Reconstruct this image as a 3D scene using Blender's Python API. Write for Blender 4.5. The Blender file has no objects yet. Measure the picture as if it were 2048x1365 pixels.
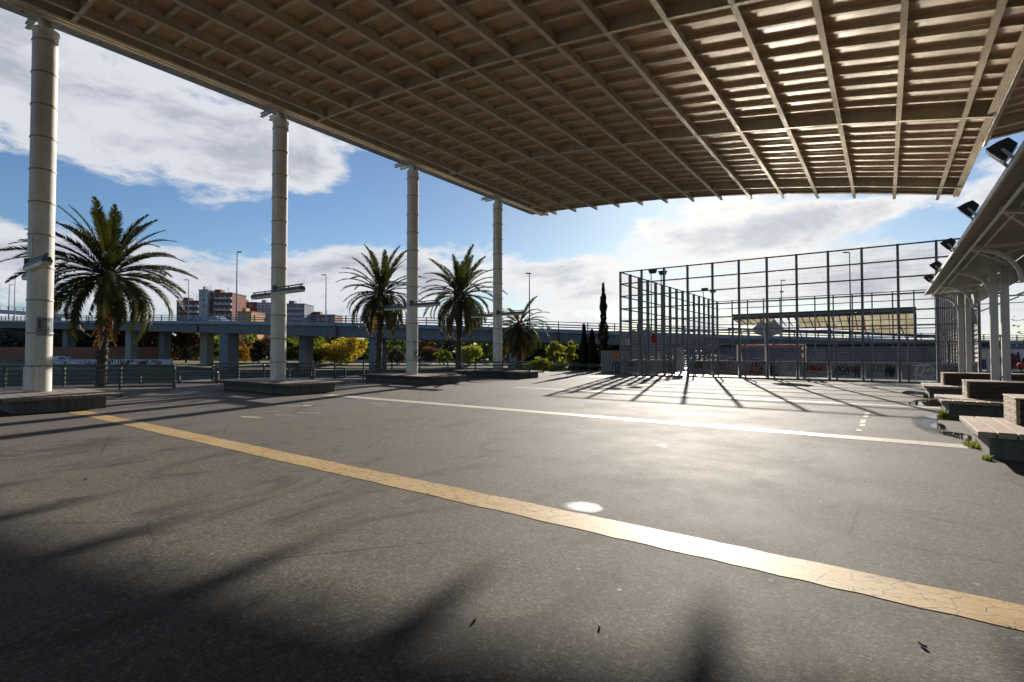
import bpy, math, random
from mathutils import Vector, Matrix
random.seed(7)
C = bpy.context.scene.collection
sc = bpy.context.scene
R = math.radians
# ------------------------------------------------------------------ camera frame (metres; +Y runs along the canopy)
YAW = R(36.1); FPX = 1025.0; HCAM = 1.6
def RF(r, f, z=0.0):          # a point r metres to the right and f metres ahead of the photographer's spot
    return Vector((r*math.cos(YAW) - f*math.sin(YAW), r*math.sin(YAW) + f*math.cos(YAW), z))
def at(px, py, d):            # where a far thing stands: bearing, height and distance
    return RF((px-1024)/FPX*d, d, HCAM + (706.2-py)/FPX*d)
def lerp(a, b, t): return a+(b-a)*t
# ------------------------------------------------------------------ mesh collecting
class MB:
    def __init__(s): s.v=[]; s.f=[]; s.m=[]
    def quad(s, a, b, c, d, mi=0):
        n=len(s.v); s.v += [tuple(a),tuple(b),tuple(c),tuple(d)]; s.f.append((n,n+1,n+2,n+3)); s.m.append(mi)
    def face(s, pts, mi=0):
        n=len(s.v); s.v += [tuple(p) for p in pts]; s.f.append(tuple(range(n,n+len(pts)))); s.m.append(mi)
    def hexa(s, p, mi=0):     # p: 4 bottom ccw, 4 top ccw
        n=len(s.v); s.v += [tuple(q) for q in p]
        for q in ((3,2,1,0),(4,5,6,7),(0,1,5,4),(1,2,6,5),(2,3,7,6),(3,0,4,7)):
            s.f.append(tuple(n+i for i in q)); s.m.append(mi)
    def box(s, x0,x1,y0,y1,z0,z1, mi=0):
        s.hexa([(x0,y0,z0),(x1,y0,z0),(x1,y1,z0),(x0,y1,z0),(x0,y0,z1),(x1,y0,z1),(x1,y1,z1),(x0,y1,z1)],mi)
    def obox(s, c, sx, sy, sz, rz=0.0, mi=0):   # centred box turned about z
        c=Vector(c); u=Vector((math.cos(rz),math.sin(rz),0))*sx/2; w=Vector((-math.sin(rz),math.cos(rz),0))*sy/2; k=Vector((0,0,sz/2))
        s.hexa([c-u-w-k,c+u-w-k,c+u+w-k,c-u+w-k,c-u-w+k,c+u-w+k,c+u+w+k,c-u+w+k],mi)
    def bar(s, p0, p1, w, h, mi=0, up=(0,0,1)):  # w sideways, h along up
        p0=Vector(p0); p1=Vector(p1); d=(p1-p0).normalized(); up=Vector(up)
        if abs(d.dot(up))>.98: up=Vector((0,1,0))
        a=d.cross(up).normalized()*w/2; b=a.cross(d).normalized()*h/2
        s.hexa([p0-a-b,p0+a-b,p1+a-b,p1-a-b,p0-a+b,p0+a+b,p1+a+b,p1-a+b],mi)
    def tube(s, pts, rad, n=8, mi=0, cap=True):
        pts=[Vector(p) for p in pts]; k=len(pts)
        if not hasattr(rad,'__len__'): rad=[rad]*k
        b=len(s.v); prev=None
        for i,p in enumerate(pts):
            d=(pts[min(i+1,k-1)]-pts[max(i-1,0)]).normalized()
            if prev is None:
                a=d.orthogonal().normalized()
            else:
                a=(prev-d*prev.dot(d)).normalized()
            prev=a; c=d.cross(a)
            for j in range(n):
                t=2*math.pi*j/n; s.v.append(tuple(p+(a*math.cos(t)+c*math.sin(t))*rad[i]))
        for i in range(k-1):
            for j in range(n):
                s.f.append((b+i*n+j,b+i*n+(j+1)%n,b+(i+1)*n+(j+1)%n,b+(i+1)*n+j)); s.m.append(mi)
        if cap:
            s.f.append(tuple(b+j for j in reversed(range(n)))); s.m.append(mi)
            s.f.append(tuple(b+(k-1)*n+j for j in range(n))); s.m.append(mi)
    def lathe(s, c, prof, n=32, mi=0):            # prof: (r,z) from bottom to top
        b=len(s.v); k=len(prof)
        for r,z in prof:
            for j in range(n):
                t=2*math.pi*j/n; s.v.append((c[0]+r*math.cos(t),c[1]+r*math.sin(t),c[2]+z))
        for i in range(k-1):
            for j in range(n):
                s.f.append((b+i*n+j,b+i*n+(j+1)%n,b+(i+1)*n+(j+1)%n,b+(i+1)*n+j)); s.m.append(mi)
        s.f.append(tuple(b+j for j in reversed(range(n)))); s.m.append(mi)
        s.f.append(tuple(b+(k-1)*n+j for j in range(n))); s.m.append(mi)
    def blob(s, c, r, n=10, mi=0, jit=0.0):        # ellipsoid
        prof=[]; 
        b=len(s.v); k=n//2+1
        for i in range(k+1):
            ph=math.pi*i/k-math.pi/2
            for j in range(n):
                t=2*math.pi*j/n; q=1+random.uniform(-jit,jit)
                s.v.append((c[0]+r[0]*q*math.cos(ph)*math.cos(t),c[1]+r[1]*q*math.cos(ph)*math.sin(t),c[2]+r[2]*q*math.sin(ph)))
        for i in range(k):
            for j in range(n):
                s.f.append((b+i*n+j,b+i*n+(j+1)%n,b+(i+1)*n+(j+1)%n,b+(i+1)*n+j)); s.m.append(mi)
    def mesh(s, name, mats, off=(0,0,0), smooth=False):
        me=bpy.data.meshes.new(name)
        o=off
        me.from_pydata([(x-o[0],y-o[1],z-o[2]) for x,y,z in s.v],[],s.f)
        if not isinstance(mats,(list,tuple)): mats=[mats]
        for m in mats: me.materials.append(m)
        if len(mats)>1: me.polygons.foreach_set('material_index',s.m)
        if smooth:
            me.polygons.foreach_set('use_smooth',[True]*len(s.f))
            try: me.set_sharp_from_angle(angle=R(35))
            except Exception: pass
        me.update(); return me
def obj(name, me, parent=None, bevel=0):
    o=bpy.data.objects.new(name,me); C.objects.link(o)
    if parent is not None: o.parent=parent
    if bevel:
        b=o.modifiers.new('bevel','BEVEL'); b.width=bevel; b.segments=2; b.limit_method='ANGLE'
    return o
class Thing:
    def __init__(s, name, label, cat, loc=(0,0,0), group=None):
        s.o=bpy.data.objects.new(name,None); C.objects.link(s.o); s.o.location=loc; s.off=Vector(loc)
        s.o.empty_display_size=.2
        s.o['label']=label; s.o['category']=cat
        if group: s.o['group']=group
    def part(s, name, mb, mats, parent=None, bevel=0, smooth=False, label=None):
        o=obj(name, mb.mesh(name,mats,s.off,smooth), parent or s.o, bevel)
        if label: o['label']=label
        return o
def tag(o, label, cat, group=None, kind=None):
    o['label']=label; o['category']=cat
    if group: o['group']=group
    if kind: o['kind']=kind
    return o
def solo(name, mb, mats, label, cat, group=None, smooth=False, bevel=0, loc=(0,0,0)):
    o=obj(name, mb.mesh(name,mats,loc,smooth), None, bevel); o.location=loc
    return tag(o,label,cat,group)
def struct(name, mb, mats, label, smooth=False, kind='structure'):
    o=obj(name, mb.mesh(name,mats,(0,0,0),smooth)); o['kind']=kind; o['label']=label; o['category']=name.replace('_',' '); return o
def kids(o): return [c for c in C.objects if c.parent is o]
CH={}
def copy_tree(o, loc, label, rotz=None, name=None):
    r=o.copy(); C.objects.link(r); r.location=loc; r['label']=label
    if rotz is not None: r.rotation_euler=(0,0,rotz)
    def rec(src,dst):
        for ch in src.children:
            c=ch.copy(); C.objects.link(c); c.parent=dst; rec(ch,c)
    rec(o,r)
    return r
# ------------------------------------------------------------------ materials
class N:
    def __init__(s, name):
        s.mat=bpy.data.materials.new(name); s.mat.use_nodes=True; s.t=s.mat.node_tree; s.n=s.t.nodes; s.l=s.t.links
        s.b=s.n['Principled BSDF']; s.out=s.n['Material Output']; s._tc=None
    def add(s, ty, **k):
        x=s.n.new(ty)
        for a,v in k.items(): setattr(x,a,v)
        return x
    def link(s,a,b): s.l.new(a,b)
    def co(s, scale=(1,1,1), rot=(0,0,0)):
        if s._tc is None: s._tc=s.add('ShaderNodeTexCoord')
        m=s.add('ShaderNodeMapping'); m.inputs['Scale'].default_value=scale; m.inputs['Rotation'].default_value=rot
        s.link(s._tc.outputs['Object'],m.inputs[0]); return m.outputs[0]
    def noise(s, sc=1, det=4, rough=.55, scale=(1,1,1), dist=0, rot=(0,0,0)):
        x=s.add('ShaderNodeTexNoise'); x.inputs['Scale'].default_value=sc; x.inputs['Detail'].default_value=det
        x.inputs['Roughness'].default_value=rough; x.inputs['Distortion'].default_value=dist
        s.link(s.co(scale,rot),x.inputs['Vector']); return x.outputs[0]
    def voro(s, sc=1, feature='F1', scale=(1,1,1), rand=1):
        x=s.add('ShaderNodeTexVoronoi'); x.feature=feature; x.inputs['Scale'].default_value=sc; x.inputs['Randomness'].default_value=rand
        s.link(s.co(scale),x.inputs['Vector']); return x
    def ramp(s, fac, stops):
        x=s.add('ShaderNodeValToRGB'); e=x.color_ramp.elements
        while len(e)<len(stops): e.new(.5)
        for i,(p,c) in enumerate(stops):
            e[i].position=p; e[i].color=(c,c,c,1) if not hasattr(c,'__len__') else (*c,1)
        s.link(fac,x.inputs[0]); return x.outputs[0]
    def mix(s, fac, a, b, mode='MIX'):
        x=s.add('ShaderNodeMix'); x.data_type='RGBA'; x.blend_type=mode
        for i,v in ((0,fac),(6,a),(7,b)):
            if isinstance(v,(int,float)): x.inputs[i].default_value=v if i==0 else (v,v,v,1)
            elif hasattr(v,'__len__'): x.inputs[i].default_value=(*v,1)
            else: s.link(v,x.inputs[i])
        return x.outputs[2]
    def math(s, op, a, b=0.0, clamp=False):
        x=s.add('ShaderNodeMath'); x.operation=op; x.use_clamp=clamp
        for i,v in ((0,a),(1,b)):
            if isinstance(v,(int,float)): x.inputs[i].default_value=v
            else: s.link(v,x.inputs[i])
        return x.outputs[0]
    def set(s, **k):
        for a,v in k.items():
            i=s.b.inputs[a.replace('_',' ')]
            if hasattr(v,'is_linked') : s.link(v,i)
            elif hasattr(v,'__len__'): i.default_value=(*v,1) if len(v)==3 else v
            else: i.default_value=v
        return s
    def bump(s, h, strength=.3, dist=.01):
        x=s.add('ShaderNodeBump'); x.inputs['Strength'].default_value=strength; x.inputs['Distance'].default_value=dist
        s.link(h,x.inputs['Height']); s.link(x.outputs[0],s.b.inputs['Normal']); return s
def dark(c,k): return tuple(min(1,x*k) for x in c)
def plain(name, c, rough=.6, metal=0, var=.25, sc=3, bump=0, scale=(1,1,1)):
    n=N(name); x=n.noise(sc,5,.6,scale)
    n.set(Base_Color=n.ramp(x,[(.3,dark(c,1-var)),(.7,dark(c,1+var*.6))]),Roughness=rough,Metallic=metal)
    if bump: n.bump(n.noise(sc*12,3,.6),bump,.004)
    return n.mat
M={}
def concrete(name, c, streak=.6):
    n=N(name); a=n.noise(1.3,6,.65); b=n.noise(5,4,.6,(1.6,1.6,.12)); g=n.noise(60,2,.6)
    col=n.ramp(a,[(.3,dark(c,.72)),(.7,dark(c,1.15))])
    col=n.mix(n.ramp(b,[(.42,0.0),(.68,streak)]),col,dark(c,.38))
    col=n.mix(.25,col,n.ramp(g,[(.3,dark(c,.5)),(.7,dark(c,1.3))]))
    n.set(Base_Color=col,Roughness=.85); n.bump(g,.25,.006); return n.mat
M['conc']=concrete('weathered_concrete',(.16,.145,.118),.75); M['concb']=concrete('viaduct_concrete',(.20,.20,.205),.6)
M['concy']=concrete('sunlit_pier_concrete',(.30,.29,.25),.3)  # paler, yellower copy: sunlight painted onto two of the left piers
def pavement():
    n=N('pavement_asphalt')
    fine=n.noise(75,5,.8); grit=n.noise(26,4,.75); mid=n.noise(5,6,.7); big=n.noise(.35,6,.65,dist=.6)
    base=n.ramp(big,[(.3,(.125,.105,.081)),(.7,(.25,.217,.175))])
    base=n.mix(n.ramp(mid,[(.35,.0),(.72,.55)]),base,(.072,.062,.051))
    def cells(sc_,lo,hi):
        v=n.voro(sc_); q=n.add('ShaderNodeSeparateColor'); n.link(v.outputs['Color'],q.inputs[0]); return n.ramp(q.outputs[0],[(0,lo),(.55,dark(lo,2.6)),(.88,dark(hi,.55)),(1,hi)])
    base=n.mix(.55,base,cells(58,(.046,.040,.033),(.50,.455,.39)))
    base=n.mix(.34,base,cells(150,(.022,.019,.016),(.30,.28,.25)))
    base=n.mix(.16,base,cells(17,(.045,.040,.034),(.20,.18,.16)))
    base=n.mix(.25,base,n.ramp(grit,[(.35,(.03,.027,.023)),(.65,(.17,.155,.135))]))
    # dried stains with a shape of their own
    st=n.noise(.8,7,.75,(1,.45,1),1.5); base=n.mix(n.ramp(st,[(.53,.0),(.64,.65)]),base,(.045,.038,.031))
    # trodden chewing gum
    v=n.voro(2.3); base=n.mix(n.math('MULTIPLY',n.ramp(v.outputs['Distance'],[(.030,1.0),(.048,0.0)]),n.ramp(n.noise(1.9,2,.5),[(.45,.15),(.6,.95)])),base,(.42,.40,.365))
    v2=n.voro(2.1); base=n.mix(n.ramp(v2.outputs['Distance'],[(.020,.7),(.036,0.0)]),base,(.03,.026,.022))
    # hairline cracks
    w=n.add('ShaderNodeTexVoronoi'); w.feature='DISTANCE_TO_EDGE'; w.inputs['Scale'].default_value=.42
    n.link(n.mix(.25,n.co(),n.noise(1.3,5,.65)),w.inputs['Vector'])
    k=n.math('MULTIPLY',n.ramp(w.outputs['Distance'],[(.0015,1.0),(.005,0.0)]),n.ramp(n.noise(.3,3,.6),[(.45,.0),(.6,.7)]))
    base=n.mix(k,base,(.02,.018,.015))
    geo=n.add('ShaderNodeNewGeometry'); sp=n.add('ShaderNodeSeparateXYZ'); n.link(geo.outputs['Position'],sp.inputs[0])
    far=n.math('MULTIPLY',n.math('SUBTRACT',sp.outputs[1],28.5),.16,True)
    wet=n.math('ADD',n.noise(.22,5,.65,(1,1.6,1),.8),n.math('MULTIPLY',far,.26))
    wm=n.ramp(wet,[(.70,0.0),(.84,1.0)])
    base=n.mix(n.math('MULTIPLY',wm,.4),base,(.04,.035,.03))
    dry=n.ramp(n.noise(.6,5,.7),[(.3,.715),(.7,.815)])
    n.set(Base_Color=base,Roughness=n.mix(wm,dry,.30),Specular_IOR_Level=n.ramp(wm,[(0,.14),(1,.42)]))
    h=n.math('ADD',n.math('MULTIPLY',fine,1.0),n.math('MULTIPLY',grit,.8)); n.bump(h,.6,.006)
    return n.mat
M['pave']=pavement()
def paint(name, c, c2, crack=True):
    n=N(name); a=n.noise(.9,5,.65); f=n.noise(120,2,.6)
    col=n.ramp(a,[(.35,c),(.68,c2)])
    col=n.mix(.3,col,n.ramp(f,[(.3,dark(c,.45)),(.7,dark(c2,1.2))]))
    wear=n.noise(3.5,7,.8); col=n.mix(n.ramp(wear,[(.57,.0),(.66,.75)]),col,(.12,.105,.09))
    if crack:
        w=n.add('ShaderNodeTexVoronoi'); w.feature='DISTANCE_TO_EDGE'; w.inputs['Scale'].default_value=6.5
        mm=n.mix(.10,n.co((1,1.5,1)),n.noise(7,4,.65)); n.link(mm,w.inputs['Vector'])
        k=n.ramp(w.outputs['Distance'],[(.010,1.0),(.028,0.0)])
        k=n.math('MULTIPLY',k,n.ramp(n.noise(1.1,3,.6),[(.36,.15),(.52,1.0)]))
        col=n.mix(k,col,(.05,.042,.035))
    n.set(Base_Color=col,Roughness=n.ramp(f,[(.3,.5),(.7,.7)]),Specular_IOR_Level=.2); n.bump(f,.5,.004); return n.mat
M['yellow']=paint('yellow_line_paint',(.43,.26,.085),(.50,.375,.19)); M['white']=paint('white_line_paint',(.5,.45,.36),(.58,.54,.46))
def court():
    n=N('court_mirror_asphalt'); f=n.noise(120,3,.7); a=n.noise(.5,5,.6,dist=.8)
    wm=n.ramp(a,[(.54,1.0),(.60,.0)])
    n.set(Base_Color=n.mix(wm,n.ramp(f,[(.3,(.05,.045,.04)),(.7,(.15,.14,.125))]),(.80,.74,.64)),Metallic=n.math('MULTIPLY',wm,.95),Roughness=n.ramp(a,[(.54,.16),(.62,.34)]),Specular_IOR_Level=1.0)  # wet patches turned to mirror metal to throw sunlight up at the canopy
    n.bump(f,.02,.002); return n.mat
M['court']=court()
def water():
    n=N('puddle_water'); n.set(Base_Color=(.02,.018,.015),Roughness=.03,Specular_IOR_Level=.6); n.bump(n.noise(6,2,.5),.02,.01); return n.mat
M['water']=water()
def river():
    n=N('river_water'); n.set(Base_Color=(.03,.04,.045),Roughness=.12); n.bump(n.noise(1.2,4,.6,(1,3,1)),.25,.08); return n.mat
M['river']=river()
def roofpanel():
    n=N('roof_panel'); a=n.noise(.7,5,.65); b=n.noise(2.2,6,.7,(1,.5,1),1.0); c=n.noise(14,3,.6,(.25,2,1))
    col=n.ramp(a,[(.3,(.40,.255,.125)),(.55,(.58,.43,.255)),(.75,(.56,.49,.37))])
    col=n.mix(n.ramp(b,[(.48,.0),(.72,.6)]),col,(.22,.175,.13))
    col=n.mix(.2,col,n.ramp(c,[(.35,(.2,.15,.09)),(.65,(.46,.37,.25))]))
    n.set(Base_Color=col,Roughness=n.ramp(a,[(.3,.36),(.7,.48)]),Specular_IOR_Level=1.0)
    t=n.add('ShaderNodeBsdfTranslucent'); n.link(n.mix(1.0,col,(1.0,.78,.5),'MULTIPLY'),t.inputs[0]); m=n.add('ShaderNodeMixShader'); m.inputs[0].default_value=.16; n.link(n.b.outputs[0],m.inputs[1]); n.link(t.outputs[0],m.inputs[2]); n.link(m.outputs[0],n.out.inputs[0]); return n.mat
M['panel']=roofpanel()
def steel(name,c,rust=.35,rough=.5):
    n=N(name); a=n.noise(1.6,5,.65); b=n.noise(7,5,.7)
    col=n.ramp(a,[(.3,dark(c,.82)),(.7,dark(c,1.1))]); col=n.mix(n.ramp(b,[(.60,.0),(.78,rust)]),col,(.16,.095,.05))
    st=n.noise(1.5,5,.7,(3.5,3.5,.16)); col=n.mix(n.ramp(st,[(.50,.0),(.74,.5)]),col,dark(c,.5)); sp=n.noise(3,6,.8); col=n.mix(n.ramp(sp,[(.64,.0),(.70,.45)]),col,dark(c,.45))
    n.set(Base_Color=col,Roughness=rough); n.bump(b,.08,.004); return n.mat
M['beam']=steel('canopy_steel',(.60,.51,.375),.35); M['colm']=steel('column_paint',(.70,.675,.63),.22,.38)
M['ring']=steel('column_band',(.38,.33,.26),.5,.5); M['wpost']=steel('shelter_paint',(.56,.54,.50),.45,.45)
M['shroof']=steel('shelter_roof_paint',(.23,.21,.18),.4,.5)
M['galv']=plain('galvanised_steel',(.40,.42,.45),.42,.6,.2,5); M['cage']=steel('cage_steel',(.15,.15,.17),.5,.5)
M['cagel']=steel('cage_side_steel',(.155,.135,.125),.6,.5)
M['rail']=plain('railing_paint',(.045,.06,.06),.4,.2,.3,6); M['black']=plain('lamp_black',(.02,.02,.022),.4,0,.3,4)
M['pwall']=steel('court_panel',(.27,.255,.25),.25,.6)
def wood(name,c,axis=1,red=0):
    n=N(name); s=(14,1.2,14) if axis==1 else (1.2,14,14); a=n.noise(1.6,6,.7,s,.6); b=n.noise(1.2,4,.6); k=n.noise(40,2,.5,(s[0]/8,s[1]/8,2))
    col=n.ramp(a,[(.28,dark(c,.38)),(.5,c),(.75,dark(c,1.35))]); col=n.mix(n.ramp(b,[(.45,0),(.7,.5)]),col,dark(c,.6))
    col=n.mix(.18,col,n.ramp(k,[(.35,dark(c,.4)),(.7,dark(c,1.5))]))
    n.set(Base_Color=col,Roughness=.75); n.bump(a,.4,.006); return n.mat
M['woody']=wood('weathered_plank_along',(.36,.275,.195),1); M['woodx']=wood('dark_plank_across',(.075,.036,.024),0)  # red-brown across planks, darkened further for the shade on the bench backs
M['woodl']=wood('platform_plank',(.22,.175,.13),0)
M['nail']=plain('plank_bolt',(.04,.035,.03),.5,.5,.2,5)
def glassy(name,c,rough=.08):
    n=N(name); n.set(Base_Color=c,Roughness=rough,Specular_IOR_Level=.8); return n.mat
M['lens']=glassy('lamp_lens',(.22,.22,.22),.08); M['refl']=plain('lamp_reflector',(.7,.7,.68),.15,1,.5,9); M['win']=glassy('window_glass',(.03,.04,.05))
def foliage(name,c,c2,trans=.35):
    n=N(name); oi=n.add('ShaderNodeObjectInfo'); g=n.noise(.9,4,.6); g2=n.noise(9,2,.5)
    col=n.ramp(n.mix(.5,g,g2),[(.33,c),(.66,c2)])
    n.set(Base_Color=col,Roughness=.55,Specular_IOR_Level=.35)
    t=n.add('ShaderNodeBsdfTranslucent'); n.link(n.mix(1.0,col,(1.5,1.35,.7),'MULTIPLY'),t.inputs[0])
    m=n.add('ShaderNodeMixShader'); m.inputs[0].default_value=trans; n.link(n.b.outputs[0],m.inputs[1]); n.link(t.outputs[0],m.inputs[2]); n.link(m.outputs[0],n.out.inputs[0])
    return n.mat
M['frond']=foliage('palm_leaf',(.024,.033,.010),(.055,.062,.018),.28); M['dead']=foliage('dry_palm_leaf',(.09,.045,.016),(.20,.11,.035),.3)
M['bark']=plain('bark',(.055,.042,.032),.9,0,.5,6,.6); M['palmbark']=plain('palm_bark',(.075,.055,.04),.9,0,.5,7,.8,(1,1,3))
M['fgreen']=foliage('green_leaf',(.06,.10,.018),(.13,.18,.035),.45); M['fyel']=foliage('yellow_leaf',(.20,.165,.025),(.36,.28,.045),.42)
M['fbrown']=foliage('brown_leaf',(.06,.035,.022),(.13,.075,.04)); M['foch']=foliage('ochre_leaf',(.16,.09,.02),(.26,.15,.035))
M['fdark']=foliage('dark_leaf',(.016,.024,.012),(.035,.045,.02),.12); M['flime']=foliage('lime_leaf',(.13,.16,.025),(.25,.26,.05),.45)
M['fgrey']=foliage('grey_leaf',(.06,.075,.05),(.10,.11,.07)); M['weed']=foliage('weed_leaf',(.10,.15,.02),(.20,.25,.04),.35)
def ground():
    n=N('river_bank'); a=n.noise(.12,5,.6); b=n.noise(1.5,4,.6)
    col=n.ramp(a,[(.35,(.10,.085,.055)),(.55,(.085,.10,.035)),(.75,(.16,.14,.10))]); n.set(Base_Color=n.mix(.4,col,n.ramp(b,[(.3,(.05,.05,.025)),(.7,(.16,.15,.08))])),Roughness=.95); return n.mat
M['ground']=ground()
def brick(name,c1,c2,mort,sc=3):
    n=N(name); b=n.add('ShaderNodeTexBrick'); b.inputs['Scale'].default_value=sc; b.inputs['Color1'].default_value=(*c1,1); b.inputs['Color2'].default_value=(*c2,1); b.inputs['Mortar'].default_value=(*mort,1)
    n.link(n.co((1,1,1),(R(90),0,0)),b.inputs[0]); n.set(Base_Color=n.mix(.4,b.outputs[0],n.ramp(n.noise(.4,4,.6),[(.3,dark(c1,.6)),(.7,dark(c2,1.1))])),Roughness=.9); return n.mat
M['brick']=brick('red_brick',(.24,.085,.05),(.30,.12,.07),(.2,.15,.12)); M['brickb']=plain('apartment_brick',(.20,.072,.052),.9,0,.25,.3)
M['render']=plain('pale_render',(.42,.41,.42),.9,0,.2,.3); M['greyr']=plain('grey_render',(.20,.20,.24),.9,0,.25,.3)
M['blind']=plain('window_blind',(.30,.31,.33),.7,0,.3,2); M['orange']=plain('orange_wall',(.5,.24,.07),.9,0,.2,.5)
M['bark2']=M['bark']
def flat(name,c,rough=.7): return plain(name,c,rough,0,.15,4)
M['gblack']=flat('spray_black',(.012,.012,.014)); M['gred']=flat('spray_red',(.20,.02,.018)); M['gwhite']=flat('spray_white',(.62,.62,.62)); M['ggrey']=flat('spray_grey',(.07,.07,.08))
M['gmaroon']=flat('spray_maroon',(.13,.018,.022)); M['gorange']=flat('spray_orange',(.62,.17,.035)); M['gpurple']=flat('spray_purple',(.075,.04,.14)); M['gblue']=flat('spray_blue',(.10,.32,.45)); M['gpink']=flat('spray_pink',(.50,.10,.16))
M['cloth']=flat('red_cloth',(.42,.025,.025),.8); M['jacket']=flat('dark_cloth',(.02,.022,.025),.85); M['skin']=flat('skin',(.42,.25,.18),.55); M['hair']=flat('hair',(.03,.02,.015),.6)
M['sign']=flat('sign_face',(.50,.50,.52),.5); M['car_white']=flat('van_paint',(.6,.6,.62),.25); M['car_red']=flat('red_car_paint',(.22,.03,.03),.25); M['car_blue']=flat('blue_car_paint',(.05,.08,.16),.25); M['car_silver']=flat('silver_car_paint',(.5,.51,.53),.2)
M['tyre']=flat('tyre',(.012,.012,.012),.8); M['lampglass']=flat('lamp_diffuser',(.55,.56,.48),.35); M['lampbody']=flat('luminaire_body',(.085,.085,.085),.5)
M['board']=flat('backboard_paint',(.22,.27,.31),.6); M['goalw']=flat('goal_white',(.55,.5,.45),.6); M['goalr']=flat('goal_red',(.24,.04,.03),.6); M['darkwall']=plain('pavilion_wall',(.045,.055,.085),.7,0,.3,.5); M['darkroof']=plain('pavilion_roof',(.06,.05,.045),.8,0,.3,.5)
M['poster']=flat('poster_face',(.17,.20,.21),.4); M['posterink']=flat('poster_ink',(.05,.055,.06)); M['sunink']=flat('poster_sun',(.55,.5,.3))
def translucent():
    n=N('fibreglass_sheet'); a=n.noise(1.2,5,.65); col=n.ramp(a,[(.3,(.42,.38,.28)),(.7,(.60,.575,.49))])
    n.set(Base_Color=col,Roughness=.6); t=n.add('ShaderNodeBsdfTranslucent'); n.link(col,t.inputs[0]); m=n.add('ShaderNodeMixShader'); m.inputs[0].default_value=.75
    n.link(n.b.outputs[0],m.inputs[1]); n.link(t.outputs[0],m.inputs[2]); n.link(m.outputs[0],n.out.inputs[0]); return n.mat
M['fibre']=translucent()
# ================================================================== SETTING
plaza=[(-70,-70),(-48,-20),(-33.6,5.0),(-31.5,10.4),(-33.2,14.0),(-29.6,19.5),(-30.5,24.5),(-27.8,31.5),(-24.6,36.5),(-23.8,38.6),(-19.0,40.6),(-18.6,100),(90,100),(90,-70)]
b=MB(); n=len(plaza)
b.face([(x,y,0) for x,y in plaza])
for i in range(n):
    (x0,y0),(x1,y1)=plaza[i],plaza[(i+1)%n]
    b.quad((x0,y0,0),(x0,y0,-4.5),(x1,y1,-4.5),(x1,y1,0))
struct('plaza_pavement',b,M['pave'],'grey asphalt plaza floor with damp stains')
# terrain: a sheet to the horizon, dipping for the river
T1=Vector((.943,.332)); NN=Vector((-.332,.943))
def ts(t,s,z): 
    p=T1*t+NN*s; return RF(p.x,p.y,z)
b=MB(); prof=[(-2500,-3.6),(44,-3.6),(58,-4.2),(104,-4.2),(108,-2.0),(116,-1.4),(150,-.6),(260,0.5),(3500,1.0)]
tt=[-3000,-600,-300,-150,0,150,300,600,3000]
for (s0,z0),(s1,z1) in zip(prof,prof[1:]):
    for a,c in zip(tt,tt[1:]): b.quad(ts(a,s0,z0),ts(c,s0,z0),ts(c,s1,z1),ts(a,s1,z1))
struct('ground',b,M['ground'],'grassy river bank and far flat land')
b=MB(); b.quad(ts(-600,50,-3.7),ts(600,50,-3.7),ts(600,105,-3.7),ts(-600,105,-3.7)); struct('river_water',b,M['river'],'river between plaza and viaduct')
# painted lines
def sheet(x0,x1,y0,y1,z=.004,step=.16,jit=.011):
    m=MB(); k=max(2,int((x1-x0)/step)); lo=[];hi=[]
    for i in range(k+1):
        x=lerp(x0,x1,i/k); lo.append((x,y0+random.uniform(-jit,jit),z)); hi.append((x,y1+random.uniform(-jit,jit),z))
    for i in range(k): m.quad(lo[i],lo[i+1],hi[i+1],hi[i])
    return m
struct('yellow_ground_line',sheet(-18.0,9,4.14,4.55),M['yellow'],'cracked yellow line across the plaza')
struct('white_ground_line',sheet(-17.2,1.1,11.42,11.88),M['white'],'worn white line across the middle of the plaza')
struct('far_white_line',sheet(-14.0,1.25,19.15,19.55),M['white'],'worn white line further away')
b=MB()
for y0,y1,x in ((16.7,16.2,-.42),(15.95,15.5,-.43),(14.9,14.1,-.45),(13.9,13.55,-.44),(12.95,12.7,-.47)): b.box(x-.05,x+.05,y1,y0,.002,.004)
struct('broken_white_mark',b,M['white'],'short broken white marks on asphalt')
b=MB()
for x,y,l,w,a in ((-12.8,6.5,.55,.16,.4),(-12.5,7.2,.5,.05,.5),(-12.4,7.9,.7,.07,.5),(-14.6,8.6,.9,.08,.5),(-14.2,8.9,.3,.22,.5),(-12.9,10.6,.7,.10,.2),(-12.3,10.2,.5,.05,.3),(-13.6,7.4,.5,.05,1.2),(-14.9,9.4,.6,.05,.1)):
    b.obox((x,y,.003),l,w,.002,a)
struct('faded_white_mark',b,M['white'],'faded white painted figures on asphalt')
def matte(nm,c):
    n=N(nm); n.set(Base_Color=c,Roughness=1.0,Specular_IOR_Level=0.0); return n.mat
b=MB()
for x,y0,y1,w in ((-9.1,1.0,4.1,.006),(-9.1,4.6,11.4,.006),(-17.9,-2,30,.03)):
    k=int((y1-y0)/.25); P=[(x+random.uniform(-.012,.012),lerp(y0,y1,i/k)) for i in range(k+1)]
    for (a,c),(d,e) in zip(P,P[1:]): b.quad((a-w/2,c,.002),(a+w/2,c,.002),(d+w/2,e,.002),(d-w/2,e,.002))
struct('pavement_joint',b,matte('tar_joint',(.045,.04,.034)),'thin dark joints in the asphalt')
b=MB(); b.quad((-16.3,36.2,.004),(4.0,36.2,.004),(4.0,64.3,.004),(-16.3,64.3,.004)); struct('court_floor',b,M['court'],'asphalt floor inside ball court, wet patches made mirror bright to light the canopy')
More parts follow.
